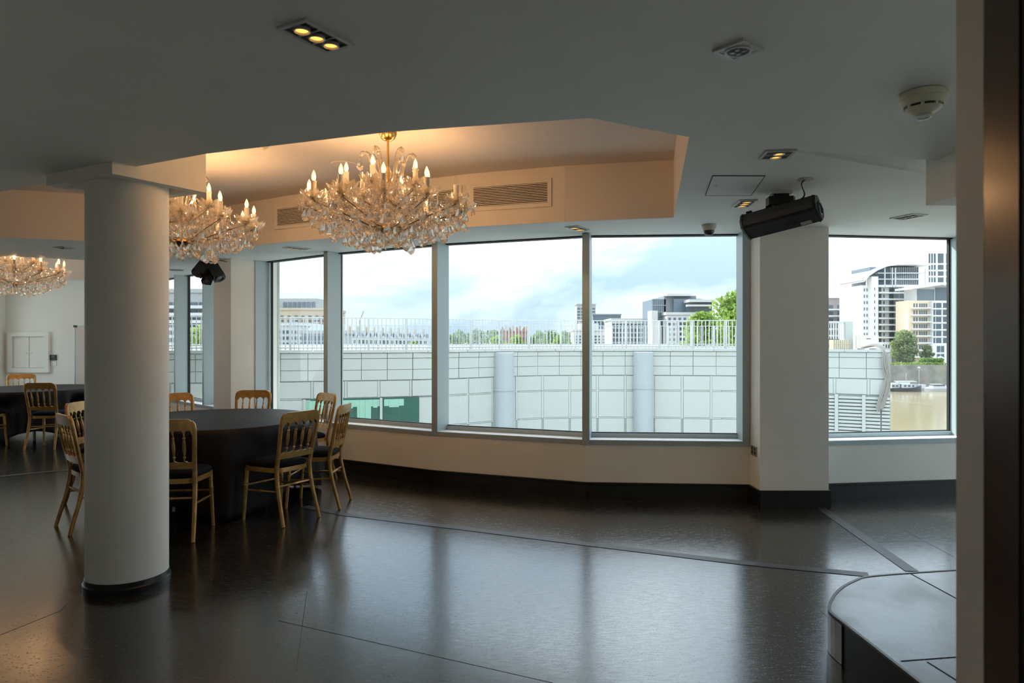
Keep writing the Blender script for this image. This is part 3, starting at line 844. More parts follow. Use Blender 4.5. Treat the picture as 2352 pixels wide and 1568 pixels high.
    for (r, z, n) in ((.20,-.50,10),(.30,-.50,14),(.38,-.57,16),(.13,-.60,10),(.24,-.60,14),(.1,-.42,6),(.46,-.60,18)):
        for k in range(n):
            a = 2*math.pi*(k+rnd.uniform(-.3,.3))/n; rr = r+rnd.uniform(-.03,.03); z_ = z+rnd.uniform(-.03,.03)
            inst('drop', me_drop2 if rnd.random() < .6 else me_drop, c, (rr*math.cos(a), rr*math.sin(a), z_), (0,0,rnd.uniform(0,6)))
            bead(beads, (rr*math.cos(a), rr*math.sin(a), z_+.008), .007)
    inst('finial', MB().lathe([(.001,0),(.018,-.008),(.028,-.028),(.02,-.048),(.001,-.062)], 8).mesh('finial', m_crystal), c, (0,0,-.755))
    beads.build('crystal_beads', m_crystal2, c)['kind'] = 'stuff'
    return c
chandelier((px(891,4.78), 4.78, RZ), 'large crystal candle chandelier nearest the camera over the open floor', (0, 11), 1, .0)
chandelier((-2.62, 5.42, RZ), 'crystal candle chandelier half hidden by the white column', (), 2, .3)
chandelier((-6.38, 8.75, RZ-.06), 'farthest crystal chandelier at the left edge over the rear table', (), 3, .5)

# ------------------------------------------------------------------ ceiling fittings
def frame2d(p0, p1):       # unit vectors of a fitting running from p0 to p1 on the ceiling
    d = (p1-p0); d.z = 0; L_ = d.length; d.normalize(); return d, Vector((-d.y, d.x, 0)), L_
def downlight(a, b, n, lit, label, width=.115, power=0):
    p, q = pz(*a, CZ), pz(*b, CZ); d, s, L_ = frame2d(p, q); c = (p+q)/2
    t = thing('ceiling_downlight', label, 'downlight', (c.x, c.y, CZ), math.atan2(d.y, d.x), 'recessed ceiling spotlights')
    w = width/2; h = L_/2
    for (x0,y0,x1,y1) in ((-h,-w,h,-w+.014),(-h,w-.014,h,w),(-h,-w+.014,-h+.014,w-.014),(h-.014,-w+.014,h,w-.014)):
        MB().box(x0,y0,-.008,x1,y1,-.0005).build('trim', m_trim, t)
    cell = (2*h-.028)/n
    MB().box(-h+.014,-w+.014,-.003,h-.014,w-.014,-.0008).build('recess_plate', m_black, t)
    rr = min(cell, width-.028)*.42
    for k in range(n):
        x = -h+.014+cell*(k+.5)
        mb = MB().lathe([(rr,-.003),(rr*1.05,-.012),(rr*.9,-.014),(rr*.8,-.005)], 20, (x,0,0), cap=False); mb.build('lamp_ring', m_trim, t, True)
        MB().lathe([(rr*.78,-.004),(rr*.74,-.008),(rr*.3,-.010)], 16, (x,0,0)).build('lamp', m_lamp if lit else m_lampoff, t, True)
        if k: MB().box(x-cell/2-.004,-w+.014,-.006,x-cell/2+.004,w-.014,-.001).build('divider', m_trim, t)
        if lit and power:
            l = bpy.data.lights.new('halogen_light', 'SPOT'); l.energy = power; l.color = (1,.66,.33); l.spot_size = R(75); l.spot_blend = .6; l.shadow_soft_size = .02
            lo_ = bpy.data.objects.new('halogen_light', l); COL.objects.link(lo_); lo_.parent = t; lo_.location = (x,0,-.02)
    return t
downlight((668,51),(782,110), 3, True, 'triple amber downlight at the top left of the photo', .13, 1)
downlight((1776,363),(1795,344), 2, True, 'twin amber downlight above the black effects projector', .16, 1)
downlight((1700,474),(1720,458), 3, True, 'triple amber downlight left of the black effects projector', .13, 2)
downlight((1312,519),(1340,528), 2, True, 'small lit downlight over the middle window mullion', .13, 2)
downlight((655,567),(706,572), 3, True, 'lit triple downlight over the narrow left window pane', .16, 2)
downlight((2060,502),(2115,491), 3, False, 'unlit triple downlight near the right window', .16)
downlight((136,569),(161,568), 2, False, 'unlit downlight in the soffit left of the column', .15)
downlight((388,619),(422,620), 3, False, 'unlit triple downlight by the far left windows', .14)
# single square fitting
p = pz(1695,112,CZ)
t = thing('ceiling_downlight', 'single square unlit downlight high on the right ceiling', 'downlight', (p.x, p.y, CZ), R(38), 'recessed ceiling spotlights')
q_ = .062
for (x0,y0,x1,y1) in ((-q_,-q_,q_,-.046),(-q_,.046,q_,q_),(-q_,-.046,-.046,.046),(.046,-.046,q_,.046)):
    MB().box(x0,y0,-.01,x1,y1,-.0005).build('trim', m_trim, t)
MB().box(-.046,-.046,-.0085,.046,.046,-.0008).build('recess_plate', m_trim, t)
MB().lathe([(.044,-.008),(.046,-.013),(.040,-.014),(.037,-.009)], 28, cap=False).build('lamp_ring', m_whiteplastic, t, True)
MB().lathe([(.037,-.0088),(.034,-.0105),(.01,-.011)], 20).build('lamp', m_darkmetal, t, True)
for k in range(4):
    a = k*math.pi/2+.5; MB().lathe([(.008,-.0105),(.007,-.0135)], 10, (.018*math.cos(a),.018*math.sin(a),0)).build('led', m_lampoff, t, True)
# smoke detector
p = pz(2121,212,CZ)
t = thing('smoke_detector', 'cream domed smoke detector on the right ceiling', 'smoke detector', (p.x, p.y, CZ))
MB().lathe([(.080,0),(.086,-.004),(.088,-.022),(.082,-.030)], 40).build('base', m_cream, t, True)
MB().lathe([(.086,-.028),(.088,-.034),(.080,-.048),(.072,-.056)], 40).build('collar', m_cream, t, True)
MB().lathe([(.064,-.052),(.060,-.066)], 32).build('vent', m_black, t, True)
for k in range(8):
    a = 2*math.pi*k/8+.2; MB().obox((.066*math.cos(a),.066*math.sin(a),-.060), (-.006*math.sin(a),.006*math.cos(a),0),(.004*math.cos(a),.004*math.sin(a),0),(0,0,.009)).build('vent_rib', m_cream, t)
MB().lathe([(.070,-.066),(.055,-.078),(.034,-.092),(.03,-.094)], 36).build('cone', m_cream, t, True)
MB().lathe([(.032,-.093),(.030,-.102),(.018,-.111),(.003,-.114)], 20).build('lens', glass_pane('detector_lens', (.8,.8,.78)), t, True)
# dome camera
p = pz(1628,516,CZ)
t = thing('dome_camera', 'small cream dome security camera over the window head', 'camera', (p.x, p.y, CZ))
MB().lathe([(.064,0),(.064,-.012),(.056,-.034),(.050,-.050),(.046,-.052)], 28).build('housing', m_cream, t, True)
MB().lathe([(.046,-.050),(.045,-.068),(.034,-.086),(.018,-.095),(.002,-.098)], 24).build('dome', M('smoked_dome', (.05,.05,.05), .06), t, True)
# access panel (hair-line joint in the ceiling)
c4 = [pz(1620,448,CZ), pz(1637,403,CZ), pz(1757,403,CZ), pz(1725,448,CZ)]
t = thing('ceiling_access_panel', 'flush access panel outlined in the ceiling beside the projector', 'access panel', (c4[0].x, c4[0].y, CZ))
MB().prism([((p-c4[0]).x, (p-c4[0]).y) for p in c4], -.003, -.0005).build('panel', m_ceil, t)
for i in range(4):
    a, b = c4[i]-c4[0], c4[(i+1)%4]-c4[0]
    MB().bar((a.x,a.y,-.0022),(b.x,b.y,-.0022),.004,.004).build('joint', m_dark, t)
k_ = pz(1643,427,CZ)-c4[0]; MB().box(k_.x-.012,k_.y-.006,-.005,k_.x+.012,k_.y+.006,-.002).build('lock', m_steel, t)
# smoke head and round grille inside the raised ceiling
p = pz(790,377,RZ); t = thing('ceiling_speaker', 'flush round grille in the raised ceiling behind the chandelier', 'speaker', (p.x,p.y,RZ))
MB().lathe([(.11,0),(.11,-.006),(.10,-.008)], 36).build('rim', m_recess, t, True); MB().lathe([(.098,-.002),(.098,-.006)], 36).build('mesh_cover', M('speaker_mesh', (.55,.50,.44), .7), t, True)
p = pz(606,337,RZ); t = thing('ceiling_sensor', 'tiny brass coloured sensor on the raised ceiling', 'sensor', (p.x,p.y,RZ))
MB().lathe([(.03,0),(.03,-.01),(.015,-.02),(.003,-.028)], 16).build('housing', m_cream, t, True)

# air grilles on the far side of the recess
def grille(a, b, z0, z1, label):
    a2, b2 = Vector((a.x,a.y)), Vector((b.x,b.y)); d = (b2-a2).normalized(); n = -outw(a2, b2); L_ = (b2-a2).length
    ang = math.atan2(d.y, d.x)
    t = thing('air_grille', label, 'air grille', (a.x, a.y, z0), ang, 'air grilles in the ceiling recess')
    sgn = 1 if Vector((-math.sin(ang), math.cos(ang))).dot(n) > 0 else -1
    h = z1-z0; e = .035
    def bx(name, x0, x1, y0, y1, zz0, zz1, mat): return MB().box(x0, min(sgn*y0,sgn*y1), zz0, x1, max(sgn*y0,sgn*y1), zz1).build(name, mat, t)
    bx('backing', e, L_-e, .001, .002, e, h-e, m_dark)
    bx('frame', 0, L_, .001, .012, 0, e, m_slatpaint); bx('frame', 0, L_, .001, .012, h-e, h, m_slatpaint)
    bx('frame', 0, e, .001, .012, e, h-e, m_slatpaint); bx('frame', L_-e, L_, .001, .012, e, h-e, m_slatpaint)
    ns = 12; st_ = (h-2*e)/ns
    for k in range(ns):
        bx('slat', e, L_-e, .003, .011, e+st_*(k+.25), e+st_*(k+.72), m_slatpaint)
def on(i, u):   # point of recess far side segment i seen at column u
    a, b = rec1[i], rec1[i+1]; k = (u-U0)/F
    t_ = (a.x-k*a.y)/(k*(b.y-a.y)-(b.x-a.x)); return a+(b-a)*t_
grille(on(5,1267), on(5,1080), 2.645, 2.89, 'slatted air grille to the right of the nearest chandelier')
grille(on(6,1062), on(6,632), 2.645, 2.89, 'long slatted air grille partly hidden behind the nearest chandelier')

# ------------------------------------------------------------------ black effects projector
p = pz(1792,443,CZ)
t = thing('effects_projector', 'black effects projector hanging tilted from the ceiling', 'stage light', (p.x, p.y, CZ), R(-8))
MB().box(-.07,-.06,-.012,.07,.06,-.0005).build('ceiling_plate', m_whiteplastic, t)
MB().box(-.05,-.035,-.10,.05,.035,-.012).build('bracket', m_black, t)
MB().prism([(-.085,-.05),(.075,-.05),(.1,0),(.075,.05),(-.085,.05)], -.085, -.03).build('clamp', m_black, t)
body = bpy.data.objects.new('head', None); COL.objects.link(body); body.parent = t
prof = [(y_*.82, z_*.74) for y_, z_ in [(-.11,-.065),(-.075,-.115),(.09,-.10),(.125,-.02),(.10,.055),(-.06,.07),(-.11,.02)]]
L_ = .235
vs = [(-L_, y, z) for y, z in prof] + [(L_, y, z) for y, z in prof]
n = len(prof)
mb = MB().add(vs, [tuple(range(n)), tuple(range(n,2*n))] + [(i,(i+1)%n,(i+1)%n+n,i+n) for i in range(n)])
hm = mb.mesh('housing', m_darkmetal)
hd = bpy.data.objects.new('housing', hm); COL.objects.link(hd)
bpy.data.objects.remove(body); hd.parent = t
hd.location = (.0, -.02, -.160); hd.rotation_euler = (R(-34), R(-9), R(-32))
for s in (-1,1):
    MB().add([(s*L_, y*1.06, z*1.06) for y, z in prof]+[(s*(L_+.018), y*.95, z*.95) for y, z in prof], [tuple(range(n)), tuple(range(n,2*n))]+[(i,(i+1)%n,(i+1)%n+n,i+n) for i in range(n)]).build('end_cap', m_black, hd)
    mb = MB(); mb.tube([(s*(L_+.019),.01+.045*math.cos(a),-.015+.04*math.sin(a)) for a in [2*math.pi*k/16 for k in range(17)]], .006, 6); mb.build('fan_ring', m_darkmetal, hd)
MB().box(-L_+.01,-.070,-.090,L_-.01,-.052,-.078).build('front_lip', m_black, hd)
for x in (.05,.09): MB().lathe([(.006,-.083),(.006,-.07)], 8, (x,.02,0)).build('screw', m_black, hd)
MB().box(.12,.035,-.081,.19,.062,-.07).build('rating_label', M('pale_label', (.55,.60,.55), .5), hd)
for x in (-.2,-.06,.07): MB().box(x-.02,-.075,.044,x+.02,-.03,.052).build('vent_plate', m_black, hd)
MB().tube([(0,.0,.03),(.03,.05,.10)], .02, 10).build('pivot', m_black, hd)
MB().box(-.10,-.04,.045,-.075,-.01,.075).build('connector', M('green_connector', (.02,.22,.10), .4), hd)
MB().box(.03,-.05,.046,.07,-.03,.054).build('warning_label', M('yellow_label', (.55,.48,.05), .5), hd)
q = pz(1850,411,CZ)-p; q.rotate(Matrix.Rotation(R(8),3,'Z'))
MB().tube(spline([(.04,.0,-.10),(.10,q.y*.5,-.07),(q.x-.02,q.y+.01,-.03),(q.x,q.y,-.003)]), .005, 6).build('cable', m_black, t, True)
MB().lathe([(.05,-.0005),(.05,-.006),(.035,-.008)], 20, (q.x,q.y,0)).build('ceiling_socket', m_trim, t, True)

# ------------------------------------------------------------------ twin black stage light by the left pillar
p = Vector((-3.62, 8.15, CZ))
t = thing('twin_stage_light', 'small black multi-head stage light hanging by the left pillar', 'stage light', tuple(p), R(15))
MB().box(-.06,-.04,-.02,.06,.04,-.0005).build('ceiling_plate', m_black, t)
MB().tube([(0,0,-.02),(0,0,-.075)], .012, 8).build('rod', m_black, t)
MB().box(-.10,-.015,-.085,.10,.015,-.07).build('yoke', m_black, t)
def head(x, y, z, rx, ry, s, rz=0):
    h = inst('lamp_head', MB().prism([(-.065,-.05),(.065,-.05),(.075,.0),(.06,.055),(-.06,.055),(-.075,0)], -.11, .09).mesh('lamp_head', m_black), t, (x,y,z), (rx,ry,rz), (s,s,s))
    MB().lathe([(.05,-.111),(.052,-.125),(.044,-.126),(.036,-.114)], 18).build('bezel', m_darkmetal, h, True)
    MB().lathe([(.036,-.1135),(.02,-.118)], 14).build('lens', M('dark_lens', (.10,.11,.12), .08), h, True)
    MB().box(-.07,-.01,.09,.07,.01,.10).build('handle', m_darkmetal, h)
head(-.075,-.02,-.16, R(-38), R(28), .95); head(.075,-.01,-.20, R(-38), R(-22), 1.0, R(20)); head(.0,-.03,-.27, R(-50), R(10), .8)
MB().tube(spline([(.05,.0,-.09),(.12,.0,-.06),(.2,.02,-.075)]), .005, 6).build('cable', m_black, t)

# ================================================================== outside
m_panel = M('cladding_panel', (.40,.418,.395), .38, spec=.5, var=.03, vscale=2)
m_back = M('cladding_joint_shade', (.25,.27,.265), .6)  # shade in the gaps between panels put into a darker grey
m_duct = M('duct_grey', (.33,.365,.375), .35)
m_rail = M('railing_paint', (.46,.48,.47), .45)
m_conc = M('weathered_concrete', (.48,.50,.45), .85, var=.25, vscale=5, stretch=(1,1,.3))
m_teal = M('green_tinted_glazing', (.035,.10,.075), .4, spec=.25)
m_curtain = M('mint_curtain', (.26,.46,.36), .8)
m_bwin = M('far_window_glass', (.075,.095,.115), .12)
m_bglass = M('far_blue_glazing', (.10,.13,.16), .15)
m_bwhite = M('white_render', (.44,.44,.435), .7)
m_tan = M('buff_brick', (.36,.30,.23), .85, var=.08, vscale=3)
m_red = M('red_brick', (.26,.15,.12), .85)
m_grey = M('grey_render', (.27,.28,.28), .7)
m_slate = M('slate_roof', (.16,.175,.19), .7)
m_peach = M('peach_render', (.62,.50,.36), .8)
m_leaf = M('sunlit_leaf', (.20,.30,.05), .6, var=.35, vscale=.8)
m_leaf2 = M('grey_green_leaf', (.19,.24,.09), .6, var=.3, vscale=.6)
m_leaf3 = M('distant_leaf', (.15,.22,.10), .7, var=.3, vscale=.3)
m_bark = M('bark', (.12,.09,.06), .9)
for m_ in (m_leaf, m_leaf2, m_leaf3):
    b = m_.node_tree.nodes['Principled BSDF']; b.inputs['Transmission Weight'].default_value = 0.0
    nt = m_.node_tree; tr = nt.nodes.new('ShaderNodeBsdfTranslucent'); mxs = nt.nodes.new('ShaderNodeMixShader'); out = nt.nodes['Material Output']
    src = b.inputs['Base Color'].links[0].from_socket
    nt.links.new(src, tr.inputs['Color']); mxs.inputs['Fac'].default_value = .45
    nt.links.new(b.outputs[0], mxs.inputs[1]); nt.links.new(tr.outputs[0], mxs.inputs[2]); nt.links.new(mxs.outputs[0], out.inputs['Surface'])

m_rwhite = M('riverside_white_render', (.60,.60,.59), .7)
GZ, WZ = -8.0, -16.5
# ground and river
mb = MB(); mb.prism([(-900,6),(-5,14),(10.5,14),(10.5,70),(-10,120),(-10,1800),(-900,1800)], GZ-2, GZ)
struct(mb.build('ground', M('town_ground', (.36,.35,.31), .9, var=.2, vscale=.05)), 'town ground beyond the neighbouring wing', 'ground')
mb = MB(); mb.prism([(-10,247.2),(500,247.2),(900,1800),(-10,1800)], WZ-3, GZ)
struct(mb.build('ground_far_bank', M('bank_paving', (.42,.40,.34), .9, var=.2, vscale=.05)), 'paved ground on the far river bank', 'ground')
m_water = M('brown_river', (.22,.18,.11), .16, bump=.9, bscale=.35, stretch=(.35,1,1))
o = MB().quad((-60,-80,WZ),(700,-80,WZ),(700,247,WZ),(-60,247,WZ)).build('river', m_water); struct(o, 'broad brown tidal river', 'river')
o = MB().box(-60,246.2,WZ-2,500,247.2,GZ+.2).build('wall_embankment', M('river_wall', (.20,.19,.16), .9, var=.3, vscale=.3)); struct(o, 'dark stained embankment wall across the river', 'wall')
o = MB().prism([(9.6,-12),(-20,-12),(-20,13),(9.6,15.5)], GZ-9, GZ+2); o = o.build('terrace_deck', M('lower_terrace', (.62,.62,.58), .8)); struct(o, 'pale lower terrace below the windows', 'terrace')

# unseen slab added to keep the sun out of the curved windows
mb = MB(); mb.prism([Vector((2.35,6.62)), Vector((.42,8.85)), Vector((-3.2,10.9)), Vector((-6.6,13.0)), Vector((-5.2,11.3)), Vector((-3.1,9.0)), Vector((-2.0,8.1)), Vector((-.7,7.32)), Vector((.75,6.74))], 2.82, 3.0)
struct(mb.build('sun_block_slab', m_conc), 'unseen slab added above the curved windows to block the sun', 'canopy')
p_ = (px(624,9.45), 9.45)
o = MB().lathe([(.105,GZ),(.105,3.2)], 20, (p_[0],p_[1],0)).build('concrete_pier', m_conc, None, True)
tag(o, 'weathered round concrete pier just outside the narrow left pane', 'pier')

# ---- the curved wing opposite
UY = [(300,12.9),(640,13.5),(788,13.8),(999,14.4),(1180,15.55),(1300,15.95),(1450,16.0),(1600,15.85),(1705,15.7),(1850,15.15),(1990,14.6),(2045,14.4)]
raw = [Vector((px(u,y), y)) for u, y in UY]
WL = [raw[0]]
for i in range(len(raw)-1):
    p0, p1, p2, p3 = raw[max(i-1,0)], raw[i], raw[i+1], raw[min(i+2,len(raw)-1)]
    for k in range(1, 9):
        t_ = k/8; WL.append(0.5*((2*p1)+(p2-p0)*t_+(2*p0-5*p1+4*p2-p3)*t_*t_+(3*p1-p0-3*p2+p3)*t_**3))
acc = [0]
for a, b in zip(WL, WL[1:]): acc.append(acc[-1]+(b-a).length)
LEN = acc[-1]
def along(s):
    s = min(max(s, 0), LEN-1e-6)
    for i in range(len(acc)-1):
        if acc[i] <= s <= acc[i+1]:
            t_ = (s-acc[i])/(acc[i+1]-acc[i]); return WL[i]+(WL[i+1]-WL[i])*t_, (WL[i+1]-WL[i]).normalized()
def s_of_u(u):
    k = (u-U0)/F; lo_, hi_ = 0, LEN
    for _ in range(40):
        m_ = (lo_+hi_)/2; q, d = along(m_)
        if q.x/q.y < k: lo_ = m_
        else: hi_ = m_
    return lo_
wing = thing('neighbouring_wing', 'curved pale grey panelled wing of the building across the courtyard', 'building', (0, 16, GZ))
def wadd(mb, name, mat, smooth=False):
    o = mb.build(name, mat, wing, smooth); o.location = (0,-16,-GZ); return o
mb = MB()
for a, b in zip(WL, WL[1:]):
    d = (b-a).normalized(); n = Vector((-d.y, d.x))
    mb.quad((a.x,a.y,GZ),(b.x,b.y,GZ),(b.x,b.y,1.24),(a.x,a.y,1.24))
mb.quad((WL[-1].x,WL[-1].y,GZ),(WL[-1].x+.55,17.4,GZ),(WL[-1].x+.55,17.4,1.24),(WL[-1].x,WL[-1].y,1.24))
mb.quad((WL[-1].x+.55,17.4,GZ),(WL[-1].x+.55,30,GZ),(WL[-1].x+.55,30,1.24),(WL[-1].x+.55,17.4,1.24))
wadd(mb, 'backing_wall', m_back)
# roof deck
rp = [(p.x,p.y) for p in WL] + [(WL[-1].x+.55,17.4),(WL[-1].x+.55,40),(-14,40),(-14,12.8)]
o = inst('roof_deck', fill_poly([rp], 1.2, 'roof_deck', M('roof_gravel', (.16,.16,.155), .9)), wing); o.location = (0,-16,-GZ)
RW = [(1.225,1.285,.46,.05),(1.115,1.215,.52,.03),(.88,1.105,.52,.02),(.67,.87,.52,.02)]
pan = [(.325,.645,.655,.02),(-.31,.285,.655,.02),(-.95,-.35,.655,.02),(-1.6,-.99,.655,.02)]
gw0, gw1 = s_of_u(700), s_of_u(962)
lv0 = s_of_u(1868)
cols_u = [(1132,1181),(1453,1500)]
csp = [(s_of_u(a), s_of_u(b)) for a, b in cols_u]
def wpanel(name, s0, s1, z0, z1, t0, t1, mat, parent=wing):
    q, d = along((s0+s1)/2); n = Vector((d.y,-d.x))     # towards the camera side
    a, _ = along(s0); b, _ = along(s1); L_ = (b-a).length
    key = (name, round(L_,2), round(z1-z0,3), round(t1-t0,3), mat.name)
    if key not in PANEL_CACHE:
        PANEL_CACHE[key] = MB().box(-L_/2, -t1, 0, L_/2, -t0, z1-z0).mesh(name, mat)
    o = inst(name, PANEL_CACHE[key], wing if parent is wing else parent, None, (0,0,math.atan2(d.y,d.x)))
    loc = Vector((q.x, q.y-16, z0-GZ)); o.location = loc
    return o
PANEL_CACHE = {}
for z0, z1, w, pr in RW:
    s = .1
    while s < LEN-.05:
        s1 = min(s+w, LEN-.005)
        wpanel('coping_stone' if z0 > 1.22 else 'cladding_panel', s+.006, s1-.006, z0, z1, 0, pr, m_panel); s += w
for r, (z0, z1, w, pr) in enumerate(pan):
    s = s_of_u(1000)-.655*8 + .12
    while s < LEN-.05:
        s1 = s+w
        mid = (s+s1)/2
        skip = (r in (1,) and gw0 < mid < gw1) or (r >= 1 and mid > lv0)
        if not skip and s > 0:
            wpanel('cladding_panel', s+.03, min(s1-.03, LEN-.01), z0, z1, 0, pr, m_panel)
            if r < 2 and s1 < LEN: wpanel('joint_cover', s1-.022, s1+.022, z0-.01, z1+.01, 0, .012, m_panel)
        s += w
    wpanel_s = .1
for zc in (.305, -.33, -.97):
    s = .1
    while s < lv0-.6:
        if not (gw0-.3 < s < gw1+.1 and zc < .35): wpanel('joint_cover', s, s+.6, zc-.012, zc+.012, 0, .012, m_panel)
        s += .6
# round ducts on the wall
for (u0_, u1_) in cols_u:
    sm = s_of_u((u0_+u1_)/2); q, d = along(sm); r_ = (px(u1_,q.y)-px(u0_,q.y))/2*.985
    mb = MB().lathe([(r_,GZ),(r_,1.2),(r_-.03,1.21)], 28, (q.x, q.y-.06, 0)); wadd(mb, 'round_duct', m_duct, True)
    z_ = zz(891,15.5); mb = MB().lathe([(r_+.012,z_-.04),(r_+.012,z_+.01)], 28, (q.x, q.y-.06, 0)); wadd(mb, 'duct_band', m_duct, True)
# green curtained window
q, d = along((gw0+gw1)/2)
wpanel('window_opening', gw0, gw1, -.33, .30, .0, .012, m_teal)
for u_a, u_b in ((700,745),(760,782),(820,852),(927,955)):
    for k in range(5):
        a = s_of_u(u_a+(u_b-u_a)*k/5); b = s_of_u(u_a+(u_b-u_a)*(k+1)/5)
        wpanel('curtain', a, b, -.31, .27, .014, .022+.008*(k % 2), m_curtain)
for u_a, u_b in ((782,820),(852,872),(882,927)):
    for k in range(4):
        a = s_of_u(u_a+(u_b-u_a)*k/4); b = s_of_u(u_a+(u_b-u_a)*(k+1)/4)
        wpanel('curtain_swag', a, b, .27-.12-.05*math.sin(math.pi*(k+.5)/4), .27, .014, .024+.006*(k % 2), m_curtain)
for u_ in (700,875,960):
    a = s_of_u(u_); wpanel('window_mullion', a-.025, a+.025, -.33, .30, .012, .05, m_panel)
# louvres at the right end
for k, (ua, ub) in enumerate(((1868,1917),(1926,1980),(1988,2022),(2025,2044))):
    a, b = s_of_u(ua), s_of_u(ub)
    for j in range(22):
        wpanel('louvre_slat', a, b, .25-.075*j-.028, .25-.075*j+.022, .01, .05, m_panel)
for ua in (1921.5, 1984):
    a = s_of_u(ua); wpanel('louvre_post', a-.035, a+.035, -1.6, .31, 0, .07, m_panel)

# ---- roof railings
def railing(name, line, z0, z1, spacing, label, postgap):
    t = thing(name, label, 'railing', (line[0].x, line[0].y, z0))
    o3 = Vector((line[0].x, line[0].y, z0))
    acc_ = [0]
    for a, b in zip(line, line[1:]): acc_.append(acc_[-1]+(b-a).length)
    def at(s):
        for i in range(len(acc_)-1):
            if s <= acc_[i+1]+1e-9: return line[i]+(line[i+1]-line[i])*((s-acc_[i])/(acc_[i+1]-acc_[i]))
        return line[-1]
    for nm, z, h in (('top_rail', z1, .018), ('bottom_rail', z0+.13, .028)):
        mb = MB(); mb.tube([(p.x-o3.x, p.y-o3.y, z-z0) for p in line], h/2+.002, 6); mb.build(nm, m_rail, t)
    mb = MB(); s = 0
    while s < acc_[-1]:
        p = at(s); mb.box(p.x-o3.x-.008, p.y-o3.y-.008, 0, p.x-o3.x+.008, p.y-o3.y+.008, z1-z0); s += spacing
    mb.build('balusters', m_rail, t)['kind'] = 'stuff'
    s = postgap*.4
    while s < acc_[-1]:
        p = at(s); MB().box(p.x-o3.x-.02, p.y-o3.y-.02, 0, p.x-o3.x+.02, p.y-o3.y+.02, z1-z0).build('post', m_rail, t); s += postgap
def off_line(s0, s1, off):
    out_ = []
    for k in range(41):
        q, d = along(s0+(s1-s0)*k/40); out_.append(q+Vector((-d.y, d.x))*off)
    return out_
railing('roof_railing', off_line(.2, s_of_u(1765), .35), 1.2, zz(736,16.2), .088, 'white railing along the roof edge of the curved wing', .78)
railing('roof_railing', [Vector((px(380,22),20.5)), Vector((px(1000,23.5),22)), Vector((px(1765,24.5),23.5))], 1.2, zz(748,22.5), .105, 'second white railing farther back on the same roof', 1.6)

# ---- plant on the wing roof, right window
t = thing('air_conditioner', 'cream air conditioning unit on the wing roof', 'air conditioner', (px(1991,16.0), 16.0, 1.206))
wv = (px(2000,15.6)-px(1967,15.6))
MB().box(-wv*.62,-.14,.08,wv*.5,.14,zz(770,15.6)-1.2).build('casing', m_cream, t)
MB().box(wv*.5,-.14,.08,wv*.62,.14,zz(770,15.6)-1.2).build('side_panel', M('ac_panel', (.55,.54,.47), .5), t)
for k in range(6): MB().box(wv*.62,-.12,.12+k*.045,wv*.63,.12,.14+k*.045).build('fin', m_black, t)
MB().box(-.08,-.145,.30,.02,-.14,.315).build('maker_plate', m_black, t)
for s_ in (-1,1): MB().box(s_*.14-.03,-.12,0,s_*.14+.03,.12,.08).build('foot', m_steel, t)
t = thing('plant_screen', 'pale slatted plant screen standing on the wing roof', 'screen', (px(1930,16.3), 16.3, 1.206))
sw_ = px(1958,16.3)-px(1930,16.3)
for k in range(9): MB().box(-sw_+k*.06,-.01,.3,-sw_+k*.06+.022,.01,zz(742,16.3)-1.2).build('slat', m_rail, t)
MB().box(sw_*.35,-.04,0,sw_,.04,zz(738,16.3)-1.2).build('end_post', m_panel, t)
MB().box(-sw_,-.015,zz(742,16.3)-1.2,sw_,.015,zz(738,16.3)-1.2).build('top_rail', m_rail, t)
t = thing('roof_vent_box', 'tan gridded vent box behind the wing parapet', 'vent', (px(1928,15.8), 15.8, 1.2))
vw = px(1947,15.8)-px(1928,15.8)
MB().box(-vw,-.1,0,vw,.1,zz(780,15.8)-1.2).build('box', M('vent_tan', (.40,.32,.20), .7), t)
for k in range(8): MB().box(-vw+k*vw/4-.006,-.108,.0,-vw+k*vw/4+.006,-.1,zz(780,15.8)-1.2).build('bar', m_cream, t)
for k in range(4): MB().box(-vw,-.108,.04+k*.05,vw,-.1,.048+k*.05).build('bar', m_cream, t)
# bundle of grey cables over the parapet
q, d = along(s_of_u(2022))
cb_ = thing('cable_bundle', 'bundle of grey cables hanging over the wing parapet', 'cables', (q.x, q.y, -.1))
rnd = random.Random(5)
for k in range(12):
    o1 = rnd.uniform(-.05,.05); o2 = rnd.uniform(-.07,.07)
    pts_ = spline([(-.18+o1,.35,1.42),(-.03+o1,.10,1.48+o2*.3),(.06+o1,-.07,1.36),(.05+o1*1.4,-.10-abs(o2)*.5,1.05),(.09+o2,-.10,.70),(.03+o2*1.3,-.09,.42+o1),(-.08+o2,-.09,.12+o1)], 5)
    MB().tube(pts_, .014, 5).build('cable', M('grey_cable', (.24,.22,.20), .6) if k == 0 else bpy.data.materials['grey_cable'], cb_, True)

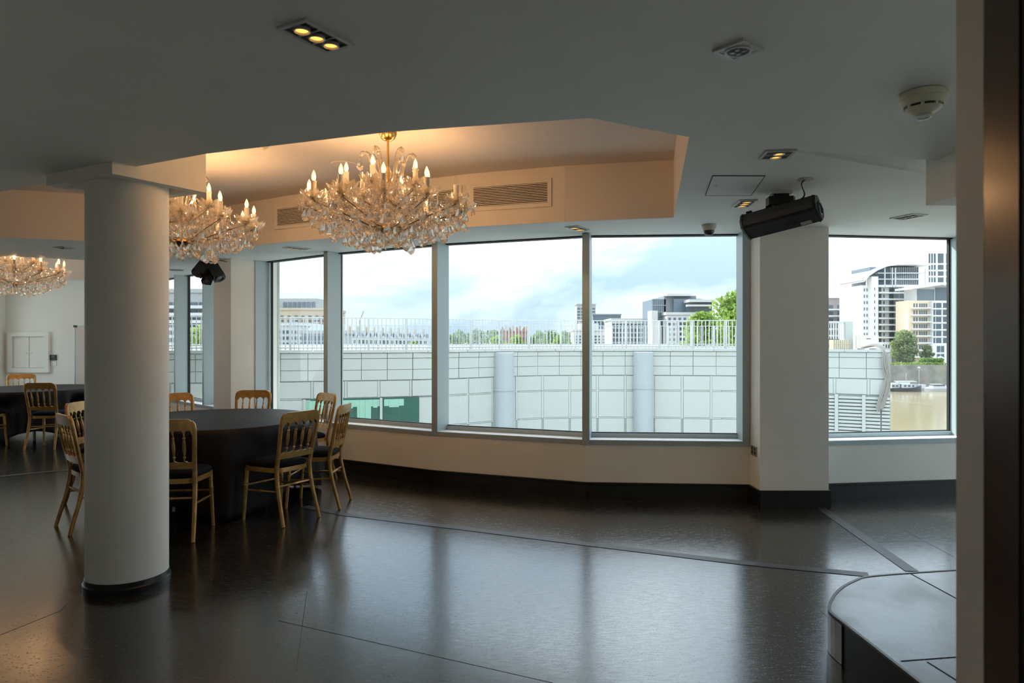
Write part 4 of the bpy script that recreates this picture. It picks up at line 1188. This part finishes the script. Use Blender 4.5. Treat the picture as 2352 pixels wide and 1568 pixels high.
# ------------------------------------------------------------------ far buildings
WINC = {}
def bwin(parent, x, y, z, w, h, mat, name='window', d=.12):
    key = (round(w,2), round(h,2), mat.name, d)
    if key not in WINC: WINC[key] = MB().box(-w/2,-d,0,w/2,d,h).mesh('window', mat)
    return inst(name, WINC[key], parent, (x, y, z))
def building(name, label, u0, u1, vtop, Y, depth, wall, base=GZ, floors=6, wins=6, wm=m_bwin, ww=.5, wh=.5, bal=None, z_top_off=1.0, skip=(), cat='building', zlow=None, rotz=0, side=0, roof=None):
    x0, x1 = px(u0,Y), px(u1,Y); zt = zz(vtop,Y)
    t = thing(name, label, cat, ((x0+x1)/2, Y, base), rotz)
    w = (x1-x0)/2; h = zt-base
    MB().box(-w,0,0,w,depth,h).build('walls', wall, t)
    MB().box(-w-.2,-.2,h,w+.2,depth+.2,h+.5).build('parapet', roof or wall, t)
    lo_ = (zlow if zlow is not None else base)-base
    fh = (h-z_top_off-lo_)/floors
    for f in range(floors):
        z = lo_+f*fh
        for k in range(wins):
            if (f, k) in skip: continue
            cx_ = -w+(k+.5)*2*w/wins
            bwin(t, cx_, 0, z+fh*(1-wh)*.5, 2*w/wins*ww, fh*wh, wm)
        if bal: MB().box(-w*bal[1],-1.0,z-.15,w*bal[2],0,z+.25).build('balcony', bal[0], t)
    if side:
        for f in range(floors):
            for k in range(side):
                o = bwin(t, -w, (k+.5)*depth/side, lo_+f*fh+fh*(1-wh)*.5, depth/side*ww, fh*wh, wm); o.rotation_euler = (0,0,math.pi/2)
    return t
VB = 800
# left: tan flats, white blocks and a glass roof
tb = building('apartment_block', 'tan brick apartment block with a set back grey top storey', 560, 752, 712, 150, 16, m_tan, floors=5, wins=12, ww=.42, wh=.55, zlow=zz(770,150), z_top_off=1.0)
x_ = tb
MB().box(px(560,150)-tb.location.x, 2, zz(712,150)-GZ, px(722,150)-tb.location.x, 14, zz(684,150)-GZ).build('top_storey', m_grey, tb)
for k in range(7): bwin(tb, px(648+k*11,150)-tb.location.x, 1.95, zz(706,150)-GZ, .75, 1.3, m_bglass)
for f in range(4):
    for k in (3, 7, 10): MB().box(-9.2+k*18.4/12+.1,-1.1,zz(770,150)-GZ+f*(zz(712,150)-zz(770,150))/5*.92+.2,-9.2+(k+1)*18.4/12-.1,0,zz(770,150)-GZ+f*(zz(712,150)-zz(770,150))/5*.92+1.0).build('balcony', m_grey, tb)
building('office_block', 'low white office block with rows of small windows', 540, 694, 748, 110, 10, m_bwhite, floors=3, wins=16, ww=.55, wh=.5, zlow=zz(797,110), z_top_off=.5)
gb = building('glass_pavilion', 'grey glazed building with sloping glass roof by the office block', 693, 775, 766, 105, 10, m_grey, floors=2, wins=10, wm=m_bglass, ww=.8, wh=.7, zlow=zz(797,105), z_top_off=.2)
w_ = (px(775,105)-px(693,105))/2; h0 = zz(766,105)-GZ; h1 = zz(744,105)-GZ
MB().add([(-w_,-.2,h0),(w_,-.2,h0),(w_,8,h0),(-w_,8,h0),(-w_+1,3,h1),(w_-1.2,3,h1)], [(0,1,5,4),(2,3,4,5),(1,2,5),(3,0,4)]).build('glass_roof', m_bglass, gb)
building('panel_block', 'grey slab block far left seen through the bay windows', 300, 475, 672, 90, 12, m_grey, floors=6, wins=9, ww=.8, wh=.45, bal=(m_bwhite,1,1), zlow=zz(790,90))
# terrace of houses
for k in range(12):
    u0_ = 782+k*19; Y = 300
    th_ = thing('terrace_house', 'grey slate roofed house in the far terrace, number %d from the left' % (k+1) if False else ['leftmost','second','third','fourth','fifth','sixth','seventh','eighth','ninth','tenth','eleventh','rightmost'][k] + ' grey roofed house of the far terrace beyond the railing', 'house', (px(u0_+9.5,Y), Y, GZ), group='far terrace of houses')
    w_ = (px(u0_+19,Y)-px(u0_,Y))/2-.03; he = zz(775+k*.3,Y)-GZ; hr = zz(757+k*.7,Y)-GZ
    MB().box(-w_,0,0,w_,10,he).build('walls', m_bwhite, th_)
    MB().add([(-w_,-.3,he),(w_,-.3,he),(w_,10.3,he),(-w_,10.3,he),(-w_+.8,4,hr),(w_-.2,4,hr)], [(0,1,5,4),(2,3,4,5),(1,2,5),(3,0,4)]).build('roof', m_slate, th_)
    MB().box(w_-.7,3,he,w_-.1,5,hr+1.6).build('chimney', m_tan, th_)
    for f in range(3):
        for q_ in (-.5,.5): bwin(th_, q_*w_, 0, he-2.6-f*3.2, 1.0, 1.7, m_bwin)
    bwin(th_, -.1, .9, he+.6, 1.2, 1.4, m_bwin, 'dormer', .4)
# middle: brick mansion, tower, office, slab
mn = building('mansion_block', 'far red brick mansion block with gables and chimneys', 1146, 1212, 762, 330, 15, m_red, floors=4, wins=10, ww=.4, wh=.5, z_top_off=2)
for k in range(4):
    w_ = (px(1212,330)-px(1146,330))/8; xx = -3*w_+k*2*w_
    hb = zz(762,330)-GZ
    MB().add([(xx-w_*.8,-.3,hb),(xx+w_*.8,-.3,hb),(xx,-.3,hb+2.6),(xx-w_*.8,5,hb),(xx+w_*.8,5,hb),(xx,5,hb+2.6)], [(0,1,2),(3,5,4),(0,2,5,3),(1,4,5,2)]).build('gable', m_red, mn)
    MB().box(xx+w_*.6,6,hb,xx+w_*1.1,8,hb+3.4).build('chimney', m_tan, mn)
building('tower_block', 'slim grey tower block behind the middle window mullion', 1325, 1368, 700, 300, 10, m_grey, floors=12, wins=5, ww=.7, wh=.45, zlow=zz(790,300))
building('flat_roof_office', 'flat roofed dark glass office beside the slim tower', 1362, 1426, 724, 240, 14, m_bglass, floors=3, wins=10, ww=.8, wh=.5, zlow=zz(790,240), roof=m_slate)
sb = building('stepped_block', 'white stepped block with stair windows by the mullion', 1318, 1400, 760, 180, 10, m_bwhite, floors=4, wins=9, ww=.5, wh=.5, zlow=zz(797,180))
MB().box(-3,1,zz(760,180)-GZ,2,8,zz(742,180)-GZ).build('upper_storey', m_bwhite, sb)
building('grid_office', 'office with a regular grid of dark square windows', 1405, 1535, 736, 152, 12, m_bwhite, floors=5, wins=16, ww=.72, wh=.68, zlow=zz(797,152), z_top_off=.5)
# dark glass apartment complex with its stone front
gx = building('glass_apartments', 'dark glass and white stone apartment complex beside the big tree', 1532, 1602, 723, 130, 10, m_bwhite, floors=6, wins=6, ww=.45, wh=.5, zlow=zz(797,130), z_top_off=.3, bal=(m_bwhite,.2,1))
def gblk(u0_, u1_, v0_, v1_, y0_, y1_, mat, name):
    MB().box(px(u0_,130)-gx.location.x, y0_, zz(v1_,130)-GZ, px(u1_,130)-gx.location.x, y1_, zz(v0_,130)-GZ).build(name, mat, gx)
gblk(1508,1540,684,797,4,14,m_bglass,'glass_tower'); gblk(1502,1516,712,797,2,6,m_bwhite,'stair_tower'); gblk(1536,1612,676,723,4,16,m_slate,'upper_storey')
gblk(1556,1622,684,724,3,4,m_bglass,'upper_glazing'); gblk(1540,1600,671,677,3,16,m_bwhite,'roof_slab'); gblk(1580,1640,688,694,-1,12,m_bwhite,'roof_slab'); gblk(1582,1636,694,727,.2,12,m_bwin,'corner_glazing'); gblk(1575,1640,700,704,-1.2,0,m_bwhite,'balcony')
for k in range(6): gblk(1509+k*5.2,1509.6+k*5.2,686,797,3.9,4,m_grey,'glazing_bar')
for k in range(6): gblk(1508,1540,698+k*16,699.5+k*16,3.85,4,m_grey,'floor_band')

# ---- across the river (right window)
YT = 290
def far_slabs(t, w, y, z0, z1, n, mat, over=1.2, x0=None, x1=None):
    for k in range(n+1):
        z = z0+(z1-z0)*k/n
        MB().box(x0 if x0 is not None else -w, y-over, z-.25, x1 if x1 is not None else w, y+.2, z+.45).build('balcony', mat, t)
ct = thing('riverside_tower', 'white riverside apartment tower with a curved roof', 'building', (px(2050,YT), YT, GZ))
cx_ = ct.location.x
def cbox(name, u0_, u1_, v0_, v1_, y0_, y1_, mat, t=ct, Y=YT):
    return MB().box(px(u0_,Y)-t.location.x, y0_, zz(v1_,Y)-t.location.z, px(u1_,Y)-t.location.x, y1_, zz(v0_,Y)-t.location.z).build(name, mat, t)
cbox('walls', 1980, 2122, 655, 826, 0, 20, m_rwhite); cbox('upper_glazing', 2004, 2116, 612, 655, 2, 18, m_bglass)
cbox('stair_core', 1995, 2010, 636, 826, -2.5, 2, m_rwhite)
# curved roof
vs, fs = [], []
roofpts = [(1977,648),(1990,634),(2008,622),(2030,613),(2055,609.5),(2090,609),(2128,611)]
for u_, v_ in roofpts:
    x = px(u_,YT)-cx_; z = zz(v_,YT)-GZ
    vs += [(x,-3,z),(x,19,z),(x,19,z+.7),(x,-3,z+.7)]
for i in range(len(roofpts)-1):
    for k in range(4): fs.append((i*4+k, i*4+(k+1)%4, i*4+4+(k+1)%4, i*4+4+k))
MB().add(vs, fs).build('curved_roof', m_rwhite, ct)
for u_ in (1984, 2026, 2043, 2050, 2118): cbox('roof_post', u_, u_+1.2, 616 if u_ > 2020 else 640, 660, -2.2, -1.6, m_rwhite)
for k in range(12):
    v_ = 658+k*14.6
    if v_ < 824:
        cbox('balcony', 2012, 2092, v_-1.2, v_+1.6, -2.2, 0, m_rwhite)
        cbox('window', 2013, 2024, v_+2.6, v_+11.5, -.12, .1, m_bwin); cbox('window', 2042, 2064, v_+2.6, v_+12.5, -.12, .1, m_bwin); cbox('window', 2066, 2086, v_+2.6, v_+12.5, -.12, .1, m_bglass)
        cbox('window', 2029, 2031.5, v_+4, v_+11, -.12, .1, m_bwin); cbox('window', 1984, 1986.5, v_+4, v_+11, -.12, .1, m_bwin); cbox('window', 1990, 1992.5, v_+4, v_+11, -.12, .1, m_bwin)
        cbox('window', 2001, 2002.8, v_+3, v_+10, -2.62, -2.4, m_bwin)
for k in range(3): cbox('upper_balcony', 2015, 2124, 626+k*14, 628+k*14, -.5, 2.2, m_rwhite)
for k in range(14): cbox('glazing_bar', 2050+k*5, 2050.7+k*5, 612, 655, 1.7, 2.0, m_rwhite)
# buff neighbour with butterfly roof, in front
Y2 = 275
bt = thing('buff_riverside_block', 'buff and white riverside block with an upswept roof', 'building', (px(2150,Y2), Y2, GZ))
bb = lambda *a: cbox(*a, t=bt, Y=Y2)
bb('walls', 2086, 2240, 690, 836, 0, 9, m_peach); bb('corner_bay', 2134, 2240, 692, 836, -2.2, 0, m_rwhite); bb('penthouse', 2106, 2240, 655, 692, 1, 9, m_rwhite)
bb('penthouse_glazing', 2110, 2148, 664, 690, .6, 1, m_bglass); bb('penthouse_glazing', 2152, 2236, 660, 690, .6, 1, m_bglass)
x0_, x1_, x2_ = px(2084,Y2)-bt.location.x, px(2150,Y2)-bt.location.x, px(2240,Y2)-bt.location.x
z0_, z1_, z2_ = zz(665,Y2)-GZ, zz(656,Y2)-GZ, zz(646,Y2)-GZ
MB().add([(x0_,-2.5,z0_),(x1_,-2.5,z1_),(x2_,-2.5,z2_),(x0_,9,z0_),(x1_,9,z1_),(x2_,9,z2_)]+[(x0_,-2.5,z0_+.9),(x1_,-2.5,z1_+.9),(x2_,-2.5,z2_+.9),(x0_,9,z0_+.9),(x1_,9,z1_+.9),(x2_,9,z2_+.9)],
     [(0,1,4,3),(1,2,5,4),(6,9,10,7),(7,10,11,8),(0,6,7,1),(1,7,8,2),(3,4,10,9),(4,5,11,10),(0,3,9,6),(2,8,11,5)]).build('upswept_roof', m_rwhite, bt)
for k in range(8):
    v_ = 695+k*16
    bb('balcony', 2093, 2134, v_+11, v_+14, -1.6, 0, m_rwhite); bb('bay_band', 2132, 2240, v_+13, v_+15.5, -2.5, -2.2, m_rwhite)
    for a in (2098,2104,2111,2116,2121,2126): bb('window', a, a+3.2, v_+1.5, v_+10.5, -.12, .1, m_bwin)
    for a, b in ((2136,2140),(2142,2154),(2158,2166),(2170,2178),(2182,2194),(2198,2210),(2214,2226)): bb('window', a, b, v_+1, v_+12.5, -2.32, -2.1, m_bwin)
bb('podium', 2126, 2240, 790, 838, -5, 0, m_rwhite)
for a in (2134,2143,2157,2170,2184,2198): 
    bb('window', a, a+7.5, 794, 808, -5.12, -4.9, m_bwin); bb('window', a, a+7.5, 812, 824, -5.12, -4.9, m_bwin)
# far white tower
Y3 = 360
ft = thing('white_high_rise', 'pale high-rise tower rising behind the buff block', 'building', (px(2160,Y3), Y3, GZ))
fb = lambda *a: cbox(*a, t=ft, Y=Y3)
fb('walls', 2131, 2200, 577, 800, 0, 16, m_rwhite); fb('roof_storey', 2146, 2200, 568, 577, 2, 14, m_rwhite)
for r_, (va, vb_) in enumerate(((582,604),(608,619),(623,633),(637,648),(652,662))):
    for a, b in ((2133,2136.5),(2139,2142.5),(2145,2149),(2154,2167),(2173,2180),(2185,2192)): fb('window', a, b, va, vb_, -.12, .1, m_bwin)
# lower pink and grey blocks on the left
Y4 = 316
lb = thing('balcony_block', 'lower white block with red wall and stacked balconies left of the tower', 'building', (px(1950,Y4), Y4, GZ))
l_ = lambda *a: cbox(*a, t=lb, Y=Y4)
l_('walls', 1942, 1982, 668, 826, 0, 18, m_rwhite); l_('red_wall', 1942, 1954, 694, 826, -.5, 0, m_red); l_('top_storey', 1944, 1976, 668, 682, -.6, 0, m_bglass); l_('roof', 1943, 1980, 664, 668, -2, 18, m_rwhite)
for k in range(9):
    v_ = 696+k*15.2; l_('balcony', 1954, 1982, v_+9, v_+12.5, -2, 0, m_rwhite); l_('window', 1958, 1979, v_, v_+8.5, -.12, .1, m_bwin)
    l_('window', 1944, 1946.5, v_+1, v_+7, -.62, -.4, m_bwin); l_('window', 1949, 1951.5, v_+1, v_+7, -.62, -.4, m_bwin)
lb2 = thing('grey_balcony_block', 'pinkish grey block at the left side of the right window', 'building', (px(1912,Y4), Y4, GZ))
l_ = lambda *a: cbox(*a, t=lb2, Y=Y4)
l_('walls', 1880, 1941, 682, 826, 2, 18, M('mauve_render', (.32,.28,.29), .8)); l_('roof', 1880, 1941.5, 680, 684, 0, 18, m_rwhite)
for k in range(8):
    v_ = 700+k*15; l_('balcony', 1884, 1940, v_+9, v_+12, -.5, 2, m_rwhite)
    for a in (1888,1908,1928): l_('window', a, a+10, v_, v_+8, 1.85, 2.1, m_bwin)
t = thing('riverside_podium', 'white riverside podium building behind the weeping tree', 'building', (px(2025,265), 265, GZ))
cbox('walls', 2002, 2048, 786, 836, 0, 10, m_rwhite, t, 265); cbox('gable_wall', 2046, 2100, 787, 836, 1, 10, m_tan, t, 265)
for a in (2008,2014,2020,2028,2034,2040): cbox('window', a, a+2.6, 791, 799, -.12, .1, m_bwin, t, 265)

# ------------------------------------------------------------------ trees, hedges
def foliage(name, blobs, nleaf, size, mat, parent, seed):
    rnd = random.Random(seed); vs, fs = [], []
    tot = sum(b[3]**2 for b in blobs)
    for (x, y, z, r) in blobs:
        for _ in range(int(nleaf*r*r/tot)):
            d = Vector((rnd.gauss(0,1), rnd.gauss(0,1), rnd.gauss(0,1))).normalized()*r*(rnd.random()**.28)
            p = Vector((x,y,z))+Vector((d.x, d.y, d.z*.85))
            a = Vector((rnd.gauss(0,1), rnd.gauss(0,1), rnd.gauss(0,1))).normalized()
            b = a.cross(Vector((rnd.gauss(0,1), rnd.gauss(0,1), rnd.gauss(0,1)))).normalized()
            s_ = size*rnd.uniform(.6,1.3); o_ = len(vs)
            vs += [tuple(p-a*s_), tuple(p+b*s_*.6), tuple(p+a*s_), tuple(p-b*s_*.6)]; fs.append((o_,o_+1,o_+2,o_+3))
    me = bpy.data.meshes.new(name); me.from_pydata(vs, [], fs); me.update(); me.materials.append(mat)
    o = inst(name, me, parent); o['kind'] = 'stuff'; return o
def tree(name, label, u, vtop, Y, base, w, nleaf, size, mat, seed, nb=14, group=None, low=.35):
    h = zz(vtop,Y)-base
    t = thing(name, label, 'tree', (px(u,Y), Y, base), group=group)
    rnd = random.Random(seed)
    MB().tube([(0,0,0),(.02*w,0,h*.3),(-.02*w,.0,h*.55),(0,0,h*.75)], [w*.05,w*.04,w*.025,w*.01], 8).build('trunk', m_bark, t, True)
    blobs = []
    for k in range(nb):
        zf = low+(1-low)*(k+.5)/nb
        rr = w*.5*math.sin(math.pi*(.18+.75*(zf-low)/(1-low)))**.8
        a = k*2.4+rnd.uniform(-.4,.4); br = w*rnd.uniform(.14,.24)
        d = max(0, rr-br)*rnd.uniform(.7,1.0)
        zc = min(h*zf, h-br*.85)
        blobs.append((d*math.cos(a), d*math.sin(a), zc, br))
        if k % 2 == 0: MB().tube([(0,0,h*zf*.7),(d*math.cos(a)*.8,d*math.sin(a)*.8,zc)], [w*.015,w*.006], 5).build('branch', m_bark, t)
    blobs.append((0,0,h*(low+1)/2,w*.27)); blobs.append((0,0,h-w*.18,w*.18))
    foliage('foliage', blobs, nleaf, size, mat, t, seed); return t
tree('broadleaf_tree', 'tall bright green tree at the right of the big window', 1700, 666, 62, GZ, 8.2, 9000, .20, m_leaf, 11, 22)
tree('broadleaf_tree', 'rounder bright green tree standing left of the tall one', 1612, 714, 58, GZ, 5.4, 6000, .18, m_leaf, 12, 18)
tree('weeping_tree', 'weeping grey-green tree on the far river bank', 2078, 757, 259, GZ, 11.5, 5000, .45, m_leaf2, 13, 18, low=.12)
tree('bank_tree', 'smaller loose tree right of the weeping tree', 2130, 792, 255, GZ, 5.0, 2200, .40, m_leaf2, 14, 12, low=.12)
for k, (u_, v_, w_, Y) in enumerate(((1060,757,15,300),(1098,754,17,320),(1135,756,14,298),(1140,770,9,200),(1186,768,8,190),(1240,757,16,320),(1268,756,14,298),(1300,759,12,275),(1288,768,8,168),(1225,772,9,180),(950,783,5,140),(1045,764,12,260))):
    tree('distant_tree', ['hazy tree at the far left of the skyline between mullions','broad hazy tree left of the mansion block','hazy tree just left of the mansion block','bright low tree in front of the mansion block at left','bright low tree in front of the mansion block at right','broad hazy tree right of the mansion block','second hazy tree right of the mansion block','hazy tree beside the stepped white block','small bright tree near the stepped block','small low tree in front of the right hazy trees','small yellow-green tree among the terrace houses','low hazy tree beside the terrace end'][k], u_, v_, Y, GZ, w_, 900, .55 if Y > 220 else .4, m_leaf if k in (3,4,8,10) else m_leaf3, 30+k, 8, 'distant town trees', .2)
tree('bay_tree', 'bright shrub tree outside the far left bay windows', 462, 746, 40, GZ, 4.5, 2500, .13, m_leaf, 60, 10)
hd_ = thing('hedge', 'clipped bright hedge on the far river bank', 'hedge', (px(2141,250.5), 250.5, GZ))
foliage('foliage', [(-4+k*1.2,0,1.1+.8*(j),1.0) for k in range(7) for j in range(2)], 1800, .3, m_leaf, hd_, 71)
hd_ = thing('flower_bed', 'long low green planting along the embankment', 'planting', (px(2090,248.5), 248.5, GZ))
foliage('foliage', [(-8+k*1.2,0,.5,.8) for k in range(18)], 1500, .25, m_leaf, hd_, 72)

# ------------------------------------------------------------------ boats, lamp, parasols
def hull(mb, L_, B_, D_, sh=.5):
    n = 12; vs, fs = [], []
    for i in range(n+1):
        t_ = i/n; x = -L_/2+L_*t_
        b = B_/2*(min(1, t_*6)**.5)*(1-max(0,(t_-.65)/.35)**2.2)
        z = D_+sh*max(0,(t_-.5)*2)**2
        vs += [(x,-max(b,.03),z),(x,-max(b*.75,.02),0),(x,max(b*.75,.02),0),(x,max(b,.03),z)]
    for i in range(n):
        for k in range(4): fs.append((i*4+k, i*4+(k+1)%4, i*4+4+(k+1)%4, i*4+4+k))
    fs += [(0,1,2,3), tuple(n*4+k for k in (3,2,1,0))]
    mb.add(vs, fs); return mb
Yb = 236
b1 = thing('river_barge', 'dark hulled barge with white cabin moored across the river', 'boat', (px(2078,Yb), Yb, WZ))
hull(MB(), 11.5, 3.4, 1.3, .9).build('hull', M('barge_hull', (.05,.05,.055), .5), b1)
MB().box(-5.2,-1.2,1.2,-2.4,1.2,2.9).build('aft_cabin', m_bwhite, b1); MB().box(-1.8,-1.3,1.2,3.0,1.3,2.6).build('cabin', m_bwhite, b1)
MB().box(-2.6,-1.1,2.6,1.2,1.1,3.4).build('wheelhouse', M('pale_blue_cabin', (.62,.70,.78), .5), b1); MB().box(-3.0,-1.4,3.4,3.4,1.4,3.55).build('canopy', m_bwhite, b1)
for x in (-4.6,-3.4,-.6,.8,2.2): bwin(b1, x, -1.3, 1.7, .7, .6, m_bwin)
for x in (3.2,-2.8): MB().box(x-.05,-1.2,1.2,x+.05,-1.1,3.4).build('post', m_bwhite, b1)
MB().tube([(.5,0,3.5),(.5,0,6.4)], .05, 5).build('mast', m_bwhite, b1)
b2 = thing('motor_cruiser', 'low white motor cruiser moored right of the barge', 'boat', (px(2158,Yb), Yb, WZ))
hull(MB(), 10.5, 2.9, 1.1, .7).build('hull', m_bwhite, b2); MB().prism([(-3.0,-1.0),(1.4,-1.0),(2.6,0),(1.4,1.0),(-3.0,1.0)], 1.1, 2.0).build('cabin', m_bwhite, b2)
MB().box(-2.6,-1.05,1.9,1.2,1.05,2.4).build('windscreen', m_bwin, b2); MB().box(-2.8,-1.1,2.4,.4,1.1,2.55).build('roof', m_bwhite, b2)
b3 = thing('small_launch', 'small white launch between the barge and the cruiser', 'boat', (px(2117,Yb+5), Yb+5, WZ))
hull(MB(), 6.0, 2.2, .9, .5).build('hull', m_bwhite, b3); MB().box(-1.6,-.8,.9,1.0,.8,2.1).build('cabin', m_bwhite, b3); MB().tube([(1.2,0,.9),(1.2,0,4.8)], .12, 6).build('mast', m_red, b3)
lp = thing('river_lamp', 'white globe lamp post on the river pontoon', 'lamp post', (px(2111,244), 244, WZ))
MB().tube([(0,0,0),(0,0,7.4)], .09, 6).build('post', m_bwhite, lp); MB().lathe([(.02,7.3),(.35,7.5),(.45,7.8),(.35,8.1),(.02,8.25)], 10).build('globe', m_bwhite, lp, True)
for k, u_ in enumerate((2160, 2186)):
    pr_ = thing('parasol', ['left','right'][k]+' pale blue parasol on the far bank terrace', 'parasol', (px(u_,262), 262, GZ), group='blue parasols')
    MB().tube([(0,0,0),(0,0,2.4)], .05, 5).build('pole', m_steel, pr_); MB().lathe([(1.7,2.2),(.9,2.7),(.02,3.1)], 8).build('canopy', M('blue_canvas', (.32,.52,.66), .8) if k == 0 else bpy.data.materials['blue_canvas'], pr_)
# construction crane on the skyline
cr = thing('tower_crane', 'thin construction crane on the skyline over the terrace', 'crane', (px(827,320), 320, GZ))
MB().tube([(0,0,0),(0,0,zz(735,320)-GZ)], .5, 4).build('mast', m_steel, cr); MB().tube([(0,0,zz(735,320)-GZ),(1.6,0,zz(714,320)-GZ)], .3, 4).build('jib', m_steel, cr)
